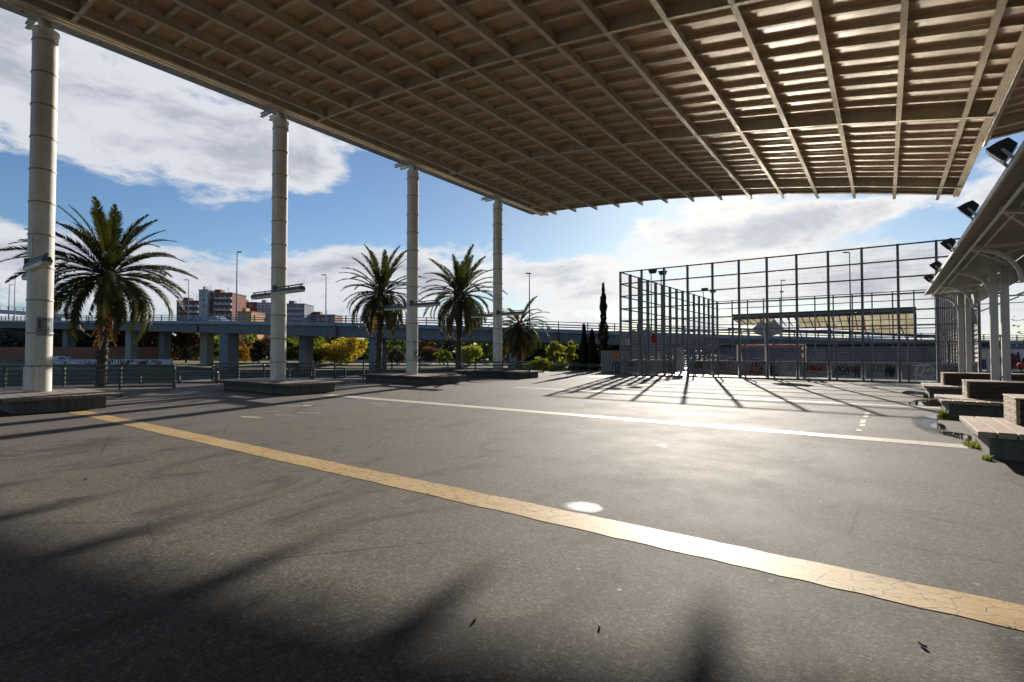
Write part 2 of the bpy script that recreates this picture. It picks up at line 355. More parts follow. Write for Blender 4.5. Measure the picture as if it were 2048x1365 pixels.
def puddle(pts,m,label,z=.005,sub=6):
    # rounded outline through the points
    k=len(pts); out=[]
    for i in range(k):
        p0,p1,p2,p3=[Vector(pts[(i+j-1)%k]) for j in range(4)]
        for q in range(sub):
            t=q/sub; out.append(.5*((2*p1)+(-p0+p2)*t+(2*p0-5*p1+4*p2-p3)*t*t+(-p0+3*p1-3*p2+p3)*t**3)+Vector((random.uniform(-.015,.015),random.uniform(-.015,.015))))
    m_=MB(); m_.face([(v.x,v.y,z) for v in out]); return struct('puddle',m_,m,label)
def film(nm,rough,c,e0,e1):
    n=N(nm); f=n.noise(140,3,.7); n.set(Base_Color=n.ramp(f,[(.3,dark(c,.5)),(.7,c)]),Roughness=rough,Specular_IOR_Level=.6); n.bump(f,.3,.006)
    tc=n.add('ShaderNodeTexCoord'); mp=n.add('ShaderNodeMapping'); mp.inputs['Location'].default_value=(-1,-1,0); mp.inputs['Scale'].default_value=(2,2,0); n.link(tc.outputs['Generated'],mp.inputs[0])
    ln=n.add('ShaderNodeVectorMath'); ln.operation='LENGTH'; n.link(mp.outputs[0],ln.inputs[0])
    d=n.math('ADD',ln.outputs['Value'],n.math('MULTIPLY',n.math('SUBTRACT',n.noise(9,5,.7),.5),.5)); fac=n.ramp(d,[(e0,0.0),(e1,1.0)])
    t=n.add('ShaderNodeBsdfTransparent'); m=n.add('ShaderNodeMixShader'); n.link(fac,m.inputs[0]); n.link(n.b.outputs[0],m.inputs[1]); n.link(t.outputs[0],m.inputs[2]); n.link(m.outputs[0],n.out.inputs[0]); return n.mat
M['film']=film('sky_reflection_damp_film',.36,(.33,.32,.30),.5,.95); M['film2']=film('damp_film',.26,(.075,.066,.055),.35,.95)  # pale tone of the first film paints in the reflected cloud
puddle([(-2.78,4.62),(-2.62,4.57),(-2.40,4.56),(-2.33,4.66),(-2.34,4.80),(-2.45,4.93),(-2.62,4.95),(-2.76,4.83),(-2.80,4.72)],M['film'],'small damp patch painted pale for its sky reflection, touching the yellow line')
puddle([(.55,20.3),(.9,19.9),(1.3,19.95),(1.5,20.8),(1.4,22.3),(1.0,22.6),(.7,21.6)],M['water'],'dark puddle beside the middle bench')
puddle([(.55,16.6),(.42,15.0),(.55,13.7),(.85,12.9),(1.1,12.7),(1.15,13.2),(1.0,14.3),(.95,15.6),(1.08,16.7),(.8,17.2)],M['film2'],'damp rim around the puddles by the nearest bench',.0045)
puddle([(.82,14.9),(.78,14.2),(.95,14.0),(1.02,14.5),(.98,15.1)],M['water'],'small dark puddle before the nearest bench',.007)
puddle([(.85,13.5),(.92,13.0),(1.2,12.5),(1.3,12.75),(1.25,13.4),(1.05,13.6)],M['water'],'long dark puddle beside the nearest bench',.007)
puddle([(.8,16.8),(.85,16.2),(1.3,15.9),(1.7,16.1),(1.6,16.7),(1.1,17.1)],M['water'],'dark puddle under the front edge of the middle bench',.007)
puddle([(.5,25.6),(1.0,25.0),(1.4,25.4),(1.2,26.8),(.7,27.3)],M['water'],'puddle beside the farthest bench',.007)
puddle([(-1.2,30.5),(.6,29.7),(1.6,31.5),(1.2,33.5),(-.6,33.6)],M['film2'],'broad damp patch near the court fence',.0045)
# ================================================================== CANOPY
ZP=[(-20.9,11.84),(-20.17,11.80),(-17.77,11.69),(-14.4,11.46),(-11.0,11.17),(-7.68,10.77),(-4.38,10.27),(-1.1,9.69),(2.1,9.03),(2.9,8.86)]
def zr(x):
    for (a,za),(c,zc) in zip(ZP,ZP[1:]):
        if x<=c: return lerp(za,zc,(x-a)/(c-a))
    return ZP[-1][1]
def ibeam(m,p0,p1,h,w=.14,t=.022):
    p0=Vector(p0);p1=Vector(p1)   # bottom centre line
    k=Vector((0,0,1))
    m.bar(p0+k*t/2,p1+k*t/2,w,t); m.bar(p0+k*(h/2),p1+k*(h/2),t*1.2,h-2*t); m.bar(p0+k*(h-t/2),p1+k*(h-t/2),w,t)
def canopy(label, xs, zf, y0, y1, gird, tip, xr):
    t=Thing('canopy',label,'canopy',(xs[0],y1,0))
    H=.42
    for x in xs:
        m=MB(); ibeam(m,(x,y0,zf(x)),(x,y1+tip,zf(x)),H); t.part('beam',m,M['beam'])
    for gy in gird:
        m=MB()
        for a,c in zip(xs,xs[1:]+[xr]):
            ibeam(m,(a+.02,gy,zf(a)-.012),(c-.02,gy,zf(c)-.012),H+.01,.12)
            m.bar((a+.02,gy+.09,(zf(a)+.19)),(c-.02,gy+.09,zf(c)+.19),.05,.10)
        t.part('girder',m,M['beam'])
    rows=[]; y=gird[0]
    while y<y1-.2:
        rows.append(y); y+=.84
    for y in rows:
        if any(abs(y-g)<.2 for g in gird): continue
        m=MB()
        for a,c in zip(xs,xs[1:]+[xr]):
            m.bar((a+.02,y,zf(a)+.305),(c-.02,y,zf(c)+.305),.06,.11)
            m.bar((a+.02,y+.04,zf(a)+.258),(c-.02,y+.04,zf(c)+.258),.085,.014)
        t.part('purlin',m,M['beam'])
    m=MB(); rows2=rows+[y1]
    for a,c in zip(xs,xs[1:]+[xr]):
        for ya,yc in zip(rows2,rows2[1:]):
            j=[random.uniform(0,.005) for _ in range(4)]
            za,zc=zf(a)+.372,zf(c)+.372; g=.006
            p=[(a+g,ya+g,za+j[0]),(c-g,ya+g,zc+j[1]),(c-g,yc-g,zc+j[2]),(a+g,yc-g,za+j[3])]
            m.hexa(p+[(q[0],q[1],q[2]+.02) for q in p])
    t.part('roof_skin',m,M['panel'])
    m=MB()
    for a,c in zip(xs,xs[1:]+[xr]):
        m.bar((a,y1+.03,zf(a)+.27),(c,y1+.03,zf(c)+.27),.05,.26); m.bar((a,y1-.06,zf(a)+.16),(c,y1-.06,zf(c)+.16),.12,.03)
    t.part('end_fascia',m,M['beam'])
    m=MB(); m.bar((xr,y0,zf(xr)+.24),(xr,y1,zf(xr)+.24),.05,.40); m.bar((xr-.12,y0,zf(xr)+.10),(xr-.12,y1,zf(xr)+.10),.18,.05)
    t.part('edge_beam',m,M['beam'])
    return t
xs=[-20.17]+[-19.46+1.659*k for k in range(14)]
GY=[-29.0,-20.6,-12.2,-3.8,4.6,13.0,21.4,29.8]  # rearmost bays are out of view, added to keep skylight off the foreground
cano=canopy('long sloping canopy of steel beams and brown roof sheets over the plaza',xs,zr,-29.0,31.72,GY,.5,2.84)
# gutter strip outside the left edge: slotted inner band, plain outer band, bolts
m=MB(); m.bar((-20.78,-12,11.98),(-20.78,32.0,11.98),.04,.18); m.box(-21.36,-21.0,-12,31.9,11.985,12.0); m.bar((-21.37,-12,12.04),(-21.37,31.9,12.04),.03,.12)
cano.part('gutter',m,M['galv'])
m=MB(); y=-12.0
while y<31.9: m.box(-21.0,-20.80,y,y+.035,11.99,12.0); y+=.085
cano.part('slotted_strip',m,M['galv'])
y=-11.6
while y<31.5: m=MB(); m.box(-21.02,-20.88,y,y+.04,11.94,11.984); y+=.95; cano.part('gutter_clip',m,M['black'])
m=MB()
for a in (-20.62,-20.40): m.bar((a,-12,11.93),(a,32.1,11.93),.10,.22)
cano.part('edge_rail',m,M['beam'])
xs2=[3.85+1.66*k for k in range(8)]
canopy('second canopy with higher edge beyond the right edge of the long canopy',xs2,lambda x:11.22+.085*(x-3.8),-12.2,31.72,GY,.4,xs2[-1]+1.6)
m=MB(); m.hexa([(2.88,-12.2,9.12),(2.92,-12.2,9.12),(2.92,31.6,9.12),(2.88,31.6,9.12),(3.70,-12.2,11.35),(3.74,-12.2,11.35),(3.74,31.6,11.35),(3.70,31.6,11.35)]); cano.part('gap_sheet',m,M['beam'])  # added sheet, blocks the bright strip of sky between the two canopies
# ================================================================== COLUMNS
def column_build():
    t=Thing('canopy_column','','column',(-20.95,4.15,.42),'round columns along the canopy edge')
    cx,cy,cz=t.off; m=MB()
    m.lathe((cx,cy,cz),[(.31,0),(.31,11.05),(.335,11.09),(.335,11.16),(.2,11.2)],40); t.part('shaft',m,M['colm'],smooth=True)
    for k in range(11):
        m=MB(); z=.78+1.0*k; m.lathe((cx,cy,cz+z),[(.311,-.022),(.326,-.02),(.332,0),(.326,.02),(.311,.022)],40); o=t.part('band',m,M['ring'],smooth=True)
        m=MB()
        for a in (R(200),R(20)): m.obox((cx+.345*math.cos(a),cy+.345*math.sin(a),cz+z),.05,.045,.06,a)
        t.part('clamp',m,M['ring'],parent=o)
    m=MB(); z0,z1=cz+11.16,cz+11.78     # neck: two flared plates
    for dy in (-.13,.13):
        m.hexa([(cx-.22,cy+dy-.03,z0),(cx+.22,cy+dy-.03,z0),(cx+.22,cy+dy+.03,z0),(cx-.22,cy+dy+.03,z0),(cx-.14,cy+dy-.03,z0+.2),(cx+.14,cy+dy-.03,z0+.2),(cx+.14,cy+dy+.03,z0+.2),(cx-.14,cy+dy+.03,z0+.2)])
        m.box(cx-.14,cx+.14,cy+dy-.03,cy+dy+.03,z0+.2,z1)
    m.box(cx-.03,cx+.03,cy-.1,cy+.1,z0,z1); t.part('neck',m,M['colm'])
    for dy in (-.2,.2):                  # pair of cross beams under the gutter
        m=MB(); ibeam(m,(cx-1.25,cy+dy,z1-.18),(cx+.75,cy+dy,z1-.18),.17,.13,.02); t.part('bracket',m,M['wpost'])
    a=R(-60); m=MB(); u=Vector((math.cos(a),math.sin(a),0)); m.obox((cx+.22*u.x,cy+.22*u.y,cz+.39),.24,.28,.74,a); t.part('access_panel',m,M['colm'],bevel=.01)
    m=MB(); m.obox((cx+.30*u.x,cy+.30*u.y,cz+4.3),.05,.12,.95,a); t.part('cable_cover',m,M['colm'])
    for s,dy in ((-1,.10),(1,-.34)):     # two tube luminaires
        x0,x1=cx+s*.28,cx+s*2.35; zl=cz+3.70; y=cy+dy
        m=MB(); lo,hi=min(x0,x1),max(x0,x1)
        m.hexa([(lo,y-.13,zl),(hi,y-.13,zl),(hi,y+.13,zl),(lo,y+.13,zl),(lo,y-.08,zl+.13),(hi,y-.08,zl+.13),(hi,y+.08,zl+.13),(lo,y+.08,zl+.13)])
        m.box(lo,hi-.0,y-.03,y+.03,zl+.185,zl+.225); 
        for q in (.06,.5,.94): m.box(lerp(lo,hi,q)-.02,lerp(lo,hi,q)+.02,y-.02,y+.02,zl+.13,zl+.186)
        o=t.part('luminaire',m,M['lampbody'])
        m=MB(); m.hexa([(lo+.02,y-.10,zl-.09),(hi-.02,y-.10,zl-.09),(hi-.02,y+.10,zl-.09),(lo+.02,y+.10,zl-.09),(lo+.01,y-.12,zl-.002),(hi-.01,y-.12,zl-.002),(hi-.01,y+.12,zl-.002),(lo+.01,y+.12,zl-.002)]); t.part('diffuser',m,M['lampglass'],parent=o)
        m=MB(); xb=x0; m.box(xb-.04,xb+.04,y-.09,y+.09,zl-.06,zl+.3); t.part('mount',m,M['lampbody'],parent=o)
    return t
col=column_build()
CY=[4.15,11.8,19.45,27.1]; CL=['nearest white column with a grey notice, farthest left','second white column, with luminaires against the apartment blocks','third white column with black scribble near its foot','farthest white column, between the third and fourth palms']
col.o['label']=CL[0]
cols=[col.o]+[copy_tree(col.o,(-20.95,y,.42),l) for y,l in zip(CY[1:],CL[1:])]
# notice on the first column, scribble on the third
def facing(cx,cy,ang):       # a frame on the column skin: u sideways, n outward
    n=Vector((math.cos(ang),math.sin(ang),0)); return n,Vector((-n.y,n.x,0))
def skin_quad(m,cx,cy,ang,u0,u1,z0,z1,off,mi=0):
    k=6
    for i in range(k):
        pts=[]
        for uu,zz in ((lerp(u0,u1,i/k),z0),(lerp(u0,u1,(i+1)/k),z0),(lerp(u0,u1,(i+1)/k),z1),(lerp(u0,u1,i/k),z1)):
            a=ang+uu/.311; pts.append((cx+(.311+off)*math.cos(a),cy+(.311+off)*math.sin(a),zz))
        m.face(pts,mi)
ang=math.atan2(-4.15,20.95)-.15
class Sub: pass
t0=Thing.__new__(Thing); t0.o=cols[0]; t0.off=Vector(cols[0].location)
m=MB(); skin_quad(m,-20.95,4.15,ang,-.02,.44,2.12,2.68,.012)
pst=t0.part('notice',m,M['poster'])
m=MB()
skin_quad(m,-20.95,4.15,ang,.03,.07,2.35,2.6,.016)
for z,a,c in ((2.61,.16,.34),(2.36,.22,.30),(2.30,.16,.36),(2.24,.18,.33),(2.20,.2,.30),(2.145,.30,.42)): skin_quad(m,-20.95,4.15,ang,a,c,z-.012,z+.012,.016)
t0.part('notice_text',m,M['posterink'],parent=pst)
m=MB()
for k in range(8):
    a=k*math.pi/4; skin_quad(m,-20.95,4.15,ang,.25+.05*math.cos(a)-.012,.25+.05*math.cos(a)+.012,2.47+.05*math.sin(a)-.012,2.47+.05*math.sin(a)+.012,.017)
skin_quad(m,-20.95,4.15,ang,.225,.275,2.445,2.495,.017); t0.part('notice_sun',m,M['sunink'],parent=pst)
# ---- strokes of spray paint on any flat face
def strokes(m,org,u,v,nrm,lines,w,mi=0,th=.004):
    org=Vector(org);u=Vector(u);v=Vector(v);nrm=Vector(nrm)
    for L in lines:
        P=[org+u*a+v*c for a,c in L]
        for p,q in zip(P,P[1:]):
            if (q-p).length<1e-4: continue
            d=(q-p).normalized(); s=d.cross(nrm).normalized()*w/2; e=d*w*.35
            m.quad(p-e-s+nrm*th,q+e-s+nrm*th,q+e+s+nrm*th,p-e+s+nrm*th,mi); th+=.00012
ang3=math.atan2(-19.45,20.95)
t2=Thing.__new__(Thing); t2.o=cols[2]; t2.off=Vector(cols[2].location)
nv=Vector((math.cos(ang3+.5),math.sin(ang3+.5),0)); uv=Vector((-nv.y,nv.x,0)); ce=Vector((-20.95,19.45,0))+nv*.316
m=MB(); strokes(m,ce,uv,(0,0,1),nv,[[(.10,1.75),(-.06,1.72),(-.05,1.58),(.08,1.55),(.12,1.68),(-.04,1.52)],[(.0,1.48),(.10,1.42),(.08,1.3),(-.06,1.3),(-.07,1.42),(.05,1.47)]],.035); t2.part('scribble',m,M['gblack'])
m=MB(); strokes(m,ce,uv,(0,0,1),nv,[[(-.1,2.3),(-.08,2.02)],[(-.03,2.25),(-.01,1.95)],[(.04,2.3),(.05,2.0)],[(-.12,2.1),(.08,2.2)]],.03); t2.part('blue_smear',m,M['gblue'])
# ================================================================== COLUMN PLATFORMS
PW=['nearest concrete platform with plank top, under the leftmost column','concrete platform under the second column, by the railing with a gap','pale concrete platform under the third column','farthest concrete platform, under the fourth column']
def platform_build():
    t=Thing('platform',PW[0],'platform',(-20.95,4.15,0),'plank topped platforms around the columns'); cx,cy=-20.95,4.15
    m=MB(); m.box(cx-2.7,cx+2.6,cy-.98,cy+.98,-.01,.33); t.part('base',m,M['conc'],bevel=.012)
    m=MB(); k=9; w=2.5/k
    for i in range(k): m.box(cx-2.95,cx+2.85,cy-1.25+w*i+.006,cy-1.25+w*(i+1)-.006,.335,.42+random.uniform(-.004,.004))
    t.part('plank_top',m,M['woodl'],bevel=.006)
    m=MB()
    for e in (-1.27,1.27): m.box(cx-2.95,cx+2.85,cy+e-.015,cy+e+.015,.30,.40)
    t.part('edge_board',m,M['woodx']); return t
pl=platform_build()
for y,l in zip(CY[1:],PW[1:]): copy_tree(pl.o,(-20.95,y,0),l)
# ================================================================== BENCHES ON THE RIGHT
BY=[10.35,16.6,23.5]; BL=['nearest weathered plank bench on a concrete base at right','middle plank bench with dark slatted back, in front of the nearer shelter posts','farthest plank bench, in front of the court corner']
def bench_build():
    t=Thing('bench',BL[0],'bench',(1.1,BY[0],0),'plank benches under the shelter'); x0,y0=1.1,BY[0]; X1=7.6
    m=MB(); m.box(x0+.15,X1,y0+.22,y0+2.25,-.01,.33); t.part('base',m,M['conc'],bevel=.015)
    m=MB(); x=x0
    while x<X1: 
        m.box(x,x+.205,y0,y0+2.42,.335,.42+random.uniform(-.004,.004)); x+=.222
    t.part('seat',m,M['woody'],bevel=.008)
    m=MB()
    for k in range(3): m.box(x0+.62,X1,y0+1.32,y0+1.44,.43+.133*k,.43+.133*k+.125)
    for k in range(3): m.box(x0+.62,X1,y0+2.28,y0+2.40,.43+.133*k,.43+.133*k+.125)
    bk=t.part('backrest',m,M['woodx'],bevel=.006)
    m=MB()
    for k in range(3): m.box(x0+.61,x0+.66,y0+1.312,y0+2.41,.429+.133*k,.429+.133*k+.127)
    t.part('end_board',m,M['woody'],parent=bk,bevel=.006)
    m=MB(); y=y0+1.30
    m.box(x0+.60,X1,y,y0+2.42,.832,.86); t.part('top_board',m,M['woody'],parent=bk,bevel=.005)
    m=MB()
    for k in range(3):
        for yy in (.08,.5,.95): m=MB(); m.box(x0+.604,x0+.612,y0+1.31+yy-.01,y0+1.31+yy+.012,.48+.133*k,.502+.133*k); t.part('bolt',m,M['nail'],parent=bk)
    return t
bn=bench_build()
for y,l in zip(BY[1:],BL[1:]): copy_tree(bn.o,(1.1,y,0),l)
# ================================================================== SHELTER
t=Thing('shelter','long low shelter of white double posts and curved arms at right','shelter',(2.5,19.7,0)); S=t
PY=[11.7,19.7,27.6]
for y in PY:
    for x in (2.48,2.71):
        m=MB(); m.box(x-.085,x+.085,y-.085,y+.085,0,4.06); t.part('post',m,M['wpost'],bevel=.008)
    for z in (.9,2.05,3.25): m=MB(); m.box(2.56,2.63,y-.03,y+.03,z,z+.06); t.part('post_tie',m,M['wpost'])
ya,yb=4.0,28.2
m=MB(); m.tube([(1.62,ya,3.99),(1.62,yb,3.99)],.028,8); t.part('front_pipe',m,M['wpost'],smooth=True)
m=MB(); m.tube([(1.82,ya,4.0),(1.82,yb,4.0)],.02,6); t.part('inner_pipe',m,M['wpost'])
m=MB(); m.box(1.36,1.39,ya,yb,4.045,4.13); t.part('edge_strip',m,M['wpost'])
m=MB()
for i in range(6):
    y0_,y1_=lerp(ya,yb,i/6)+.006,lerp(ya,yb,(i+1)/6)-.006
    prof=[(1.392,4.07),(1.8,4.13),(2.3,4.17),(2.9,4.12)]
    for (a,z),(c,zz) in zip(prof,prof[1:]): m.hexa([(a,y0_,z),(c,y0_,zz),(c,y1_,zz),(a,y1_,z),(a,y0_,z+.03),(c,y0_,zz+.03),(c,y1_,zz+.03),(a,y1_,z+.03)])
t.part('roof',m,M['shroof'])
m=MB(); m.box(2.88,2.94,ya,yb,3.55,4.08); t.part('rear_panel',m,M['shroof'])
for y in [PY[0]-4,PY[0]]+[15.7,PY[1],23.65,PY[2]]:
    m=MB(); ar=[(2.46,3.15)]+[(2.44-.78*(1-math.cos(a)),3.2+.76*math.sin(a)) for a in [R(q) for q in (0,20,40,60,80,90)]]
    for (a,z),(c,zz) in zip(ar,ar[1:]): m.bar((a,y,z),(c,y,zz),.075,.09,up=(0,1,0))
    m.bar((1.58,y,4.01),(2.88,y,4.01),.06,.075)
    t.part('curved_arm',m,M['wpost'])
for y0_ in (7.7,11.7,15.7,19.7,23.65):
    for (a,c) in (((1.6,y0_+.1),(2.8,y0_+3.7)),((2.8,y0_+.1),(2.2,y0_+1.9))):
        m=MB(); m.bar((a[0],a[1],4.02),(c[0],c[1],4.02),.05,.05); t.part('brace',m,M['wpost'])
for y in PY:
    m=MB(); m.bar((2.9,y,3.85),(6.5,y,3.80),.05,.06); m.bar((2.9,y,3.55),(6.5,y,3.56),.03,.03); m.bar((2.95,y,3.2),(4.2,y,3.78),.05,.05); t.part('rear_arm',m,M['wpost'])
FL=['nearest black floodlight with bright reflector on the shelter edge','second black floodlight along the shelter edge','third black floodlight along the shelter edge, near the top of the court fence','fourth black floodlight along the shelter edge','farthest and smallest black floodlight on the shelter end']
def flood():
    t=Thing('floodlight',FL[0],'floodlight',(1.42,9.3,4.02),'floodlights on the shelter edge')
    c=Vector((1.20,9.3,4.34)); fw=Vector((-.70,.16,-.62)).normalized(); sd=Vector((0,1,0)); sd=(sd-fw*sd.dot(fw)).normalized(); up=sd.cross(fw).normalized()
    if up.z<0: up=-up
    def fr(d,a,b_): return [c+fw*d-sd*a-up*b_,c+fw*d+sd*a-up*b_,c+fw*d+sd*a+up*b_,c+fw*d-sd*a+up*b_]
    m=MB(); m.hexa(fr(-.24,.17,.09)+fr(-.10,.21,.15)); m.hexa(fr(-.099,.21,.15)+fr(.04,.235,.175)); m.hexa(fr(.041,.245,.185)+fr(.075,.245,.185)); t.part('housing',m,M['black'],bevel=.008)
    m=MB(); m.hexa(fr(.0755,.215,.155)+fr(.082,.21,.15)); o=t.part('glass',m,M['lens'])
    m=MB()
    for q in range(5): m.hexa([c+fw*.083+sd*(-.19+.085*q)-up*.13,c+fw*.083+sd*(-.15+.085*q)-up*.14,c+fw*.083+sd*(-.15+.085*q)+up*.13,c+fw*.083+sd*(-.19+.085*q)+up*.12]+[c+fw*(.09)+sd*(-.19+.085*q)-up*.12,c+fw*(.09)+sd*(-.16+.085*q)-up*.12,c+fw*.09+sd*(-.16+.085*q)+up*.12,c+fw*.09+sd*(-.19+.085*q)+up*.12])
    t.part('reflector',m,M['refl'],parent=o)
    m=MB()
    for e in (-.26,.26): m.bar((1.40,9.3+e,4.08),(1.20,9.3+e,4.34),.03,.05)
    m.bar((1.38,9.02,4.12),(1.38,9.58,4.12),.03,.05); t.part('bracket',m,M['galv']); return t
f0=flood(); f0.o.scale=(.74,.74,.74)
for y,l in zip((12.7,16.5,20.4,23.6),FL[1:]): copy_tree(f0.o,(1.42,y,4.02),l)
# ================================================================== BALL COURT FENCE
CX0,CX1,CF,CB=-16.3,4.0,36.4,64.2
t=Thing('court_fence','tall dark steel ball court fence with wire mesh and sprayed panels','fence',(CX0,CF,0)); CFN=t
ZR=[7.75,6.85,5.9,4.95,4.03,3.16,2.2]
PX=[lerp(CX0,CX1,k/12) for k in range(13)]; PYs=[lerp(CF,CB,k/15) for k in range(16)]
def post(x,y,w,d,mt): 
    m=MB(); m.box(x-w/2,x+w/2,y-d/2,y+d/2,0,7.8); return t.part('post',m,mt)
for x in PX: post(x,CF,.13,.16,M['cage'])
for y in PYs[1:]:
    post(CX0,y,.24,.12,M['cagel']); post(CX1,y,.24,.12,M['cagel'])
for x in PX[1:-1]: post(x,CB,.12,.14,M['cage'])
for z in ZR:
    for (p,q) in (((CX0,CF-.0,z),(CX1,CF,z)),((CX0,CB,z),(CX1,CB,z)),((CX0,CF,z),(CX0,CB,z)),((CX1,CF,z),(CX1,CB,z))):
        m=MB(); m.bar(p,q,.06,.085); t.part('rail',m,M['cage'])
def wires(p,q,z0,z1,s=.075,w=.0045):
    m=MB(); p=Vector(p);q=Vector(q); L=(q-p).length; d=(q-p)/L; k=int(L/s)
    for i in range(1,k):
        c=p+d*(i*s); m.bar((c.x,c.y,z0),(c.x,c.y,z1),w,w,up=(0,1,0))
    z=z0
    while z<z1: m.bar((p.x,p.y,z),(q.x,q.y,z),w,w); z+=s*2.6
    return m
t.part('wire_mesh',wires((CX0,CF+.05,0),(CX1,CF+.05,0),1.05,7.7,.10,.0034),M['cage'])
t.part('wire_mesh',wires((CX0+.05,CF,0),(CX0+.05,CB,0),3.2,7.7,.2,.0034),M['cage'])
t.part('wire_mesh',wires((CX1-.05,CF,0),(CX1-.05,CB,0),3.2,7.7,.2,.0034),M['cage'])
t.part('wire_mesh',wires((CX0,CB-.05,0),(CX1,CB-.05,0),2.2,7.7,.2,.0034),M['cage'])
GATE=2
pans=[]
for k in range(12):
    x0,x1=PX[k]+.09,PX[k+1]-.09
    m=MB(); m.box(PX[k]+.36,PX[k]+.45,CF-.30,CF-.21,0,2.24); t.part('short_post',m,M['cage'])
    m=MB(); m.bar((PX[k]+.06,CF-.05,3.1),(PX[k]+.40,CF-.25,2.22),.04,.05); t.part('strut',m,M['cage'])
    if k==GATE:
        x0+=.0; x1=x0+.62
    m=MB(); m.box(x0,x1,CF-.03,CF+.01,.09,1.02)
    o=t.part('panel',m,M['pwall']); m=MB(); m.box(x0,x1,CF-.05,CF+.02,1.02,1.07); t.part('ledge',m,M['render'],parent=o); pans.append((o,x0,x1))
m=MB(); gx=PX[GATE]+.02; m.bar((gx+.72,CF,0),(gx+.72,CF,2.2),.07,.07); m.bar((gx,CF-.01,2.07),(PX[GATE+1],CF-.01,2.07),.06,.08); t.part('gate_frame',m,M['cage'])
m=MB(); m.hexa([(gx+.75,CF+.02,.3),(gx+.80,CF,.3),(gx+1.1,CF+.85,.3),(gx+1.05,CF+.87,.3),(gx+.75,CF+.02,2.0),(gx+.80,CF,2.0),(gx+1.1,CF+.85,2.0),(gx+1.05,CF+.87,2.0)]); t.part('gate_leaf',m,M['pwall'])
# slatted lower walls (left, right and back)
for i in range(15):
    ya_,yb_=PYs[i]+.07,PYs[i+1]-.07
    for X in (CX0,CX1):
        m=MB(); z=.12
        while z<3.1:
            m.box(X-.03,X+.03,ya_,yb_,z,z+.17); z+=.25
        t.part('slat_panel',m,M['cagel'])
for k in range(12):
    m=MB(); z=.12
    while z<2.15: m.box(PX[k]+.07,PX[k+1]-.07,CB-.03,CB+.03,z,z+.15); z+=.24
    t.part('slat_panel',m,M['cage'])
# sprayed tags
FONT={'A':[[(0,0),(.5,1),(1,0)],[(.2,.4),(.8,.4)]],'C':[[(1,.85),(.6,1),(.15,.8),(0,.5),(.15,.15),(.6,0),(1,.2)]],'D':[[(0,0),(0,1),(.6,.95),(1,.5),(.6,.05),(0,0)]],'F':[[(.1,0),(.2,1),(1,1)],[(.15,.5),(.8,.55)]],
'I':[[(.5,0),(.5,1)]],'K':[[(0,0),(.05,1)],[(1,1),(.1,.45),(1,0)]],'L':[[(.1,1),(0,0),(.9,.1)]],'M':[[(0,0),(.15,1),(.5,.4),(.85,1),(1,0)]],'N':[[(0,0),(.05,1),(.95,0),(1,1)]],'O':[[(.5,1),(.05,.7),(.1,.2),(.5,0),(.95,.3),(.9,.8),(.5,1)]],
'R':[[(0,0),(.05,1),(.8,.9),(.7,.5),(.1,.5),(1,0)]],'S':[[(1,.85),(.4,1),(.05,.75),(.8,.45),(.9,.15),(.3,0),(0,.15)]],'T':[[(.5,0),(.5,1)],[(0,.95),(1,1)]],'X':[[(0,0),(1,1)],[(0,1),(1,0)]],'H':[[(0,0),(0,1)],[(1,0),(1,1)],[(0,.5),(1,.55)]],'V':[[(0,1),(.5,0),(1,1)]],'Z':[[(0,1),(1,1),(0,0),(1,.05)]],'E':[[(1,1),(.05,.95),(0,0),(1,0)],[(0,.5),(.8,.5)]]}
def word(s,u0,v0,w,h,lean=.12):
    out=[]; k=len(s); cw=w/k
    for i,ch in enumerate(s):
        for L in FONT.get(ch,[]):
            out.append([(u0+i*cw+cw*.82*a+lean*h*b_,v0+h*b_) for a,b_ in L])
    return out
def zig(u0,v0,w,h,k,seed):
    r=random.Random(seed); return [[(u0+w*i/k+r.uniform(-.04,.04),v0+(h if i%2 else 0)*r.uniform(.5,1)) for i in range(k+1)]]
def spray(k,lines,mt,w=.05):
    o,x0,x1=pans[k]; m=MB(); strokes(m,(x0,CF-.031,.09),(1,0,0),(0,0,1),(0,-1,0),lines,w*.8)
    t.part('graffiti',m,mt,parent=o)
spray(0,zig(.5,.45,.8,.35,9,1)+zig(.5,.15,.7,.25,7,2)+word('RX',.5,.5,.5,.35),M['gblack'],.045)
spray(2,zig(.1,.45,.4,.35,6,4)+zig(.12,.2,.35,.2,5,5),M['ggrey'],.05)
spray(3,word('KONTO',.05,.45,1.35,.42),M['gblack'],.035); spray(3,word('OA',.4,.42,.5,.46),M['gmaroon'],.07); spray(3,zig(.3,.12,.9,.2,8,6),M['ggrey'],.03)
spray(4,word('MATI',.25,.42,1.05,.42,.2)+[[(.05,.35),(.5,.42),(1.45,.3)],[(.3,.05),(.7,.28),(1.3,.1),(.6,.12)],[(.7,.4),(.75,.1)]],M['gred'],.055)
spray(5,word('HVZ',.65,.5,.75,.4)+word('MAR',.5,.06,.85,.38),M['gred'],.085)
spray(6,zig(.08,.15,.22,.7,5,8)+zig(.1,.5,.25,.4,6,9)+word('OR',.05,.0,.5,.14),M['gblack'],.06); spray(6,word('CF',.55,.35,.5,.5,.3)+zig(.75,.12,.6,.28,9,10)+[[(.85,.75),(.65,.1)]],M['gwhite'],.035)
spray(7,[[(.25,.42),(.27,.85),(.45,.85)],[(.45,.42),(.47,.8)]],M['gblack'],.06); spray(7,word('ANKOS',.5,.42,.95,.42)+zig(.5,.42,.8,.4,14,11)+[[(.6,.28),(.8,.33),(1.0,.27)]],M['gred'],.05)
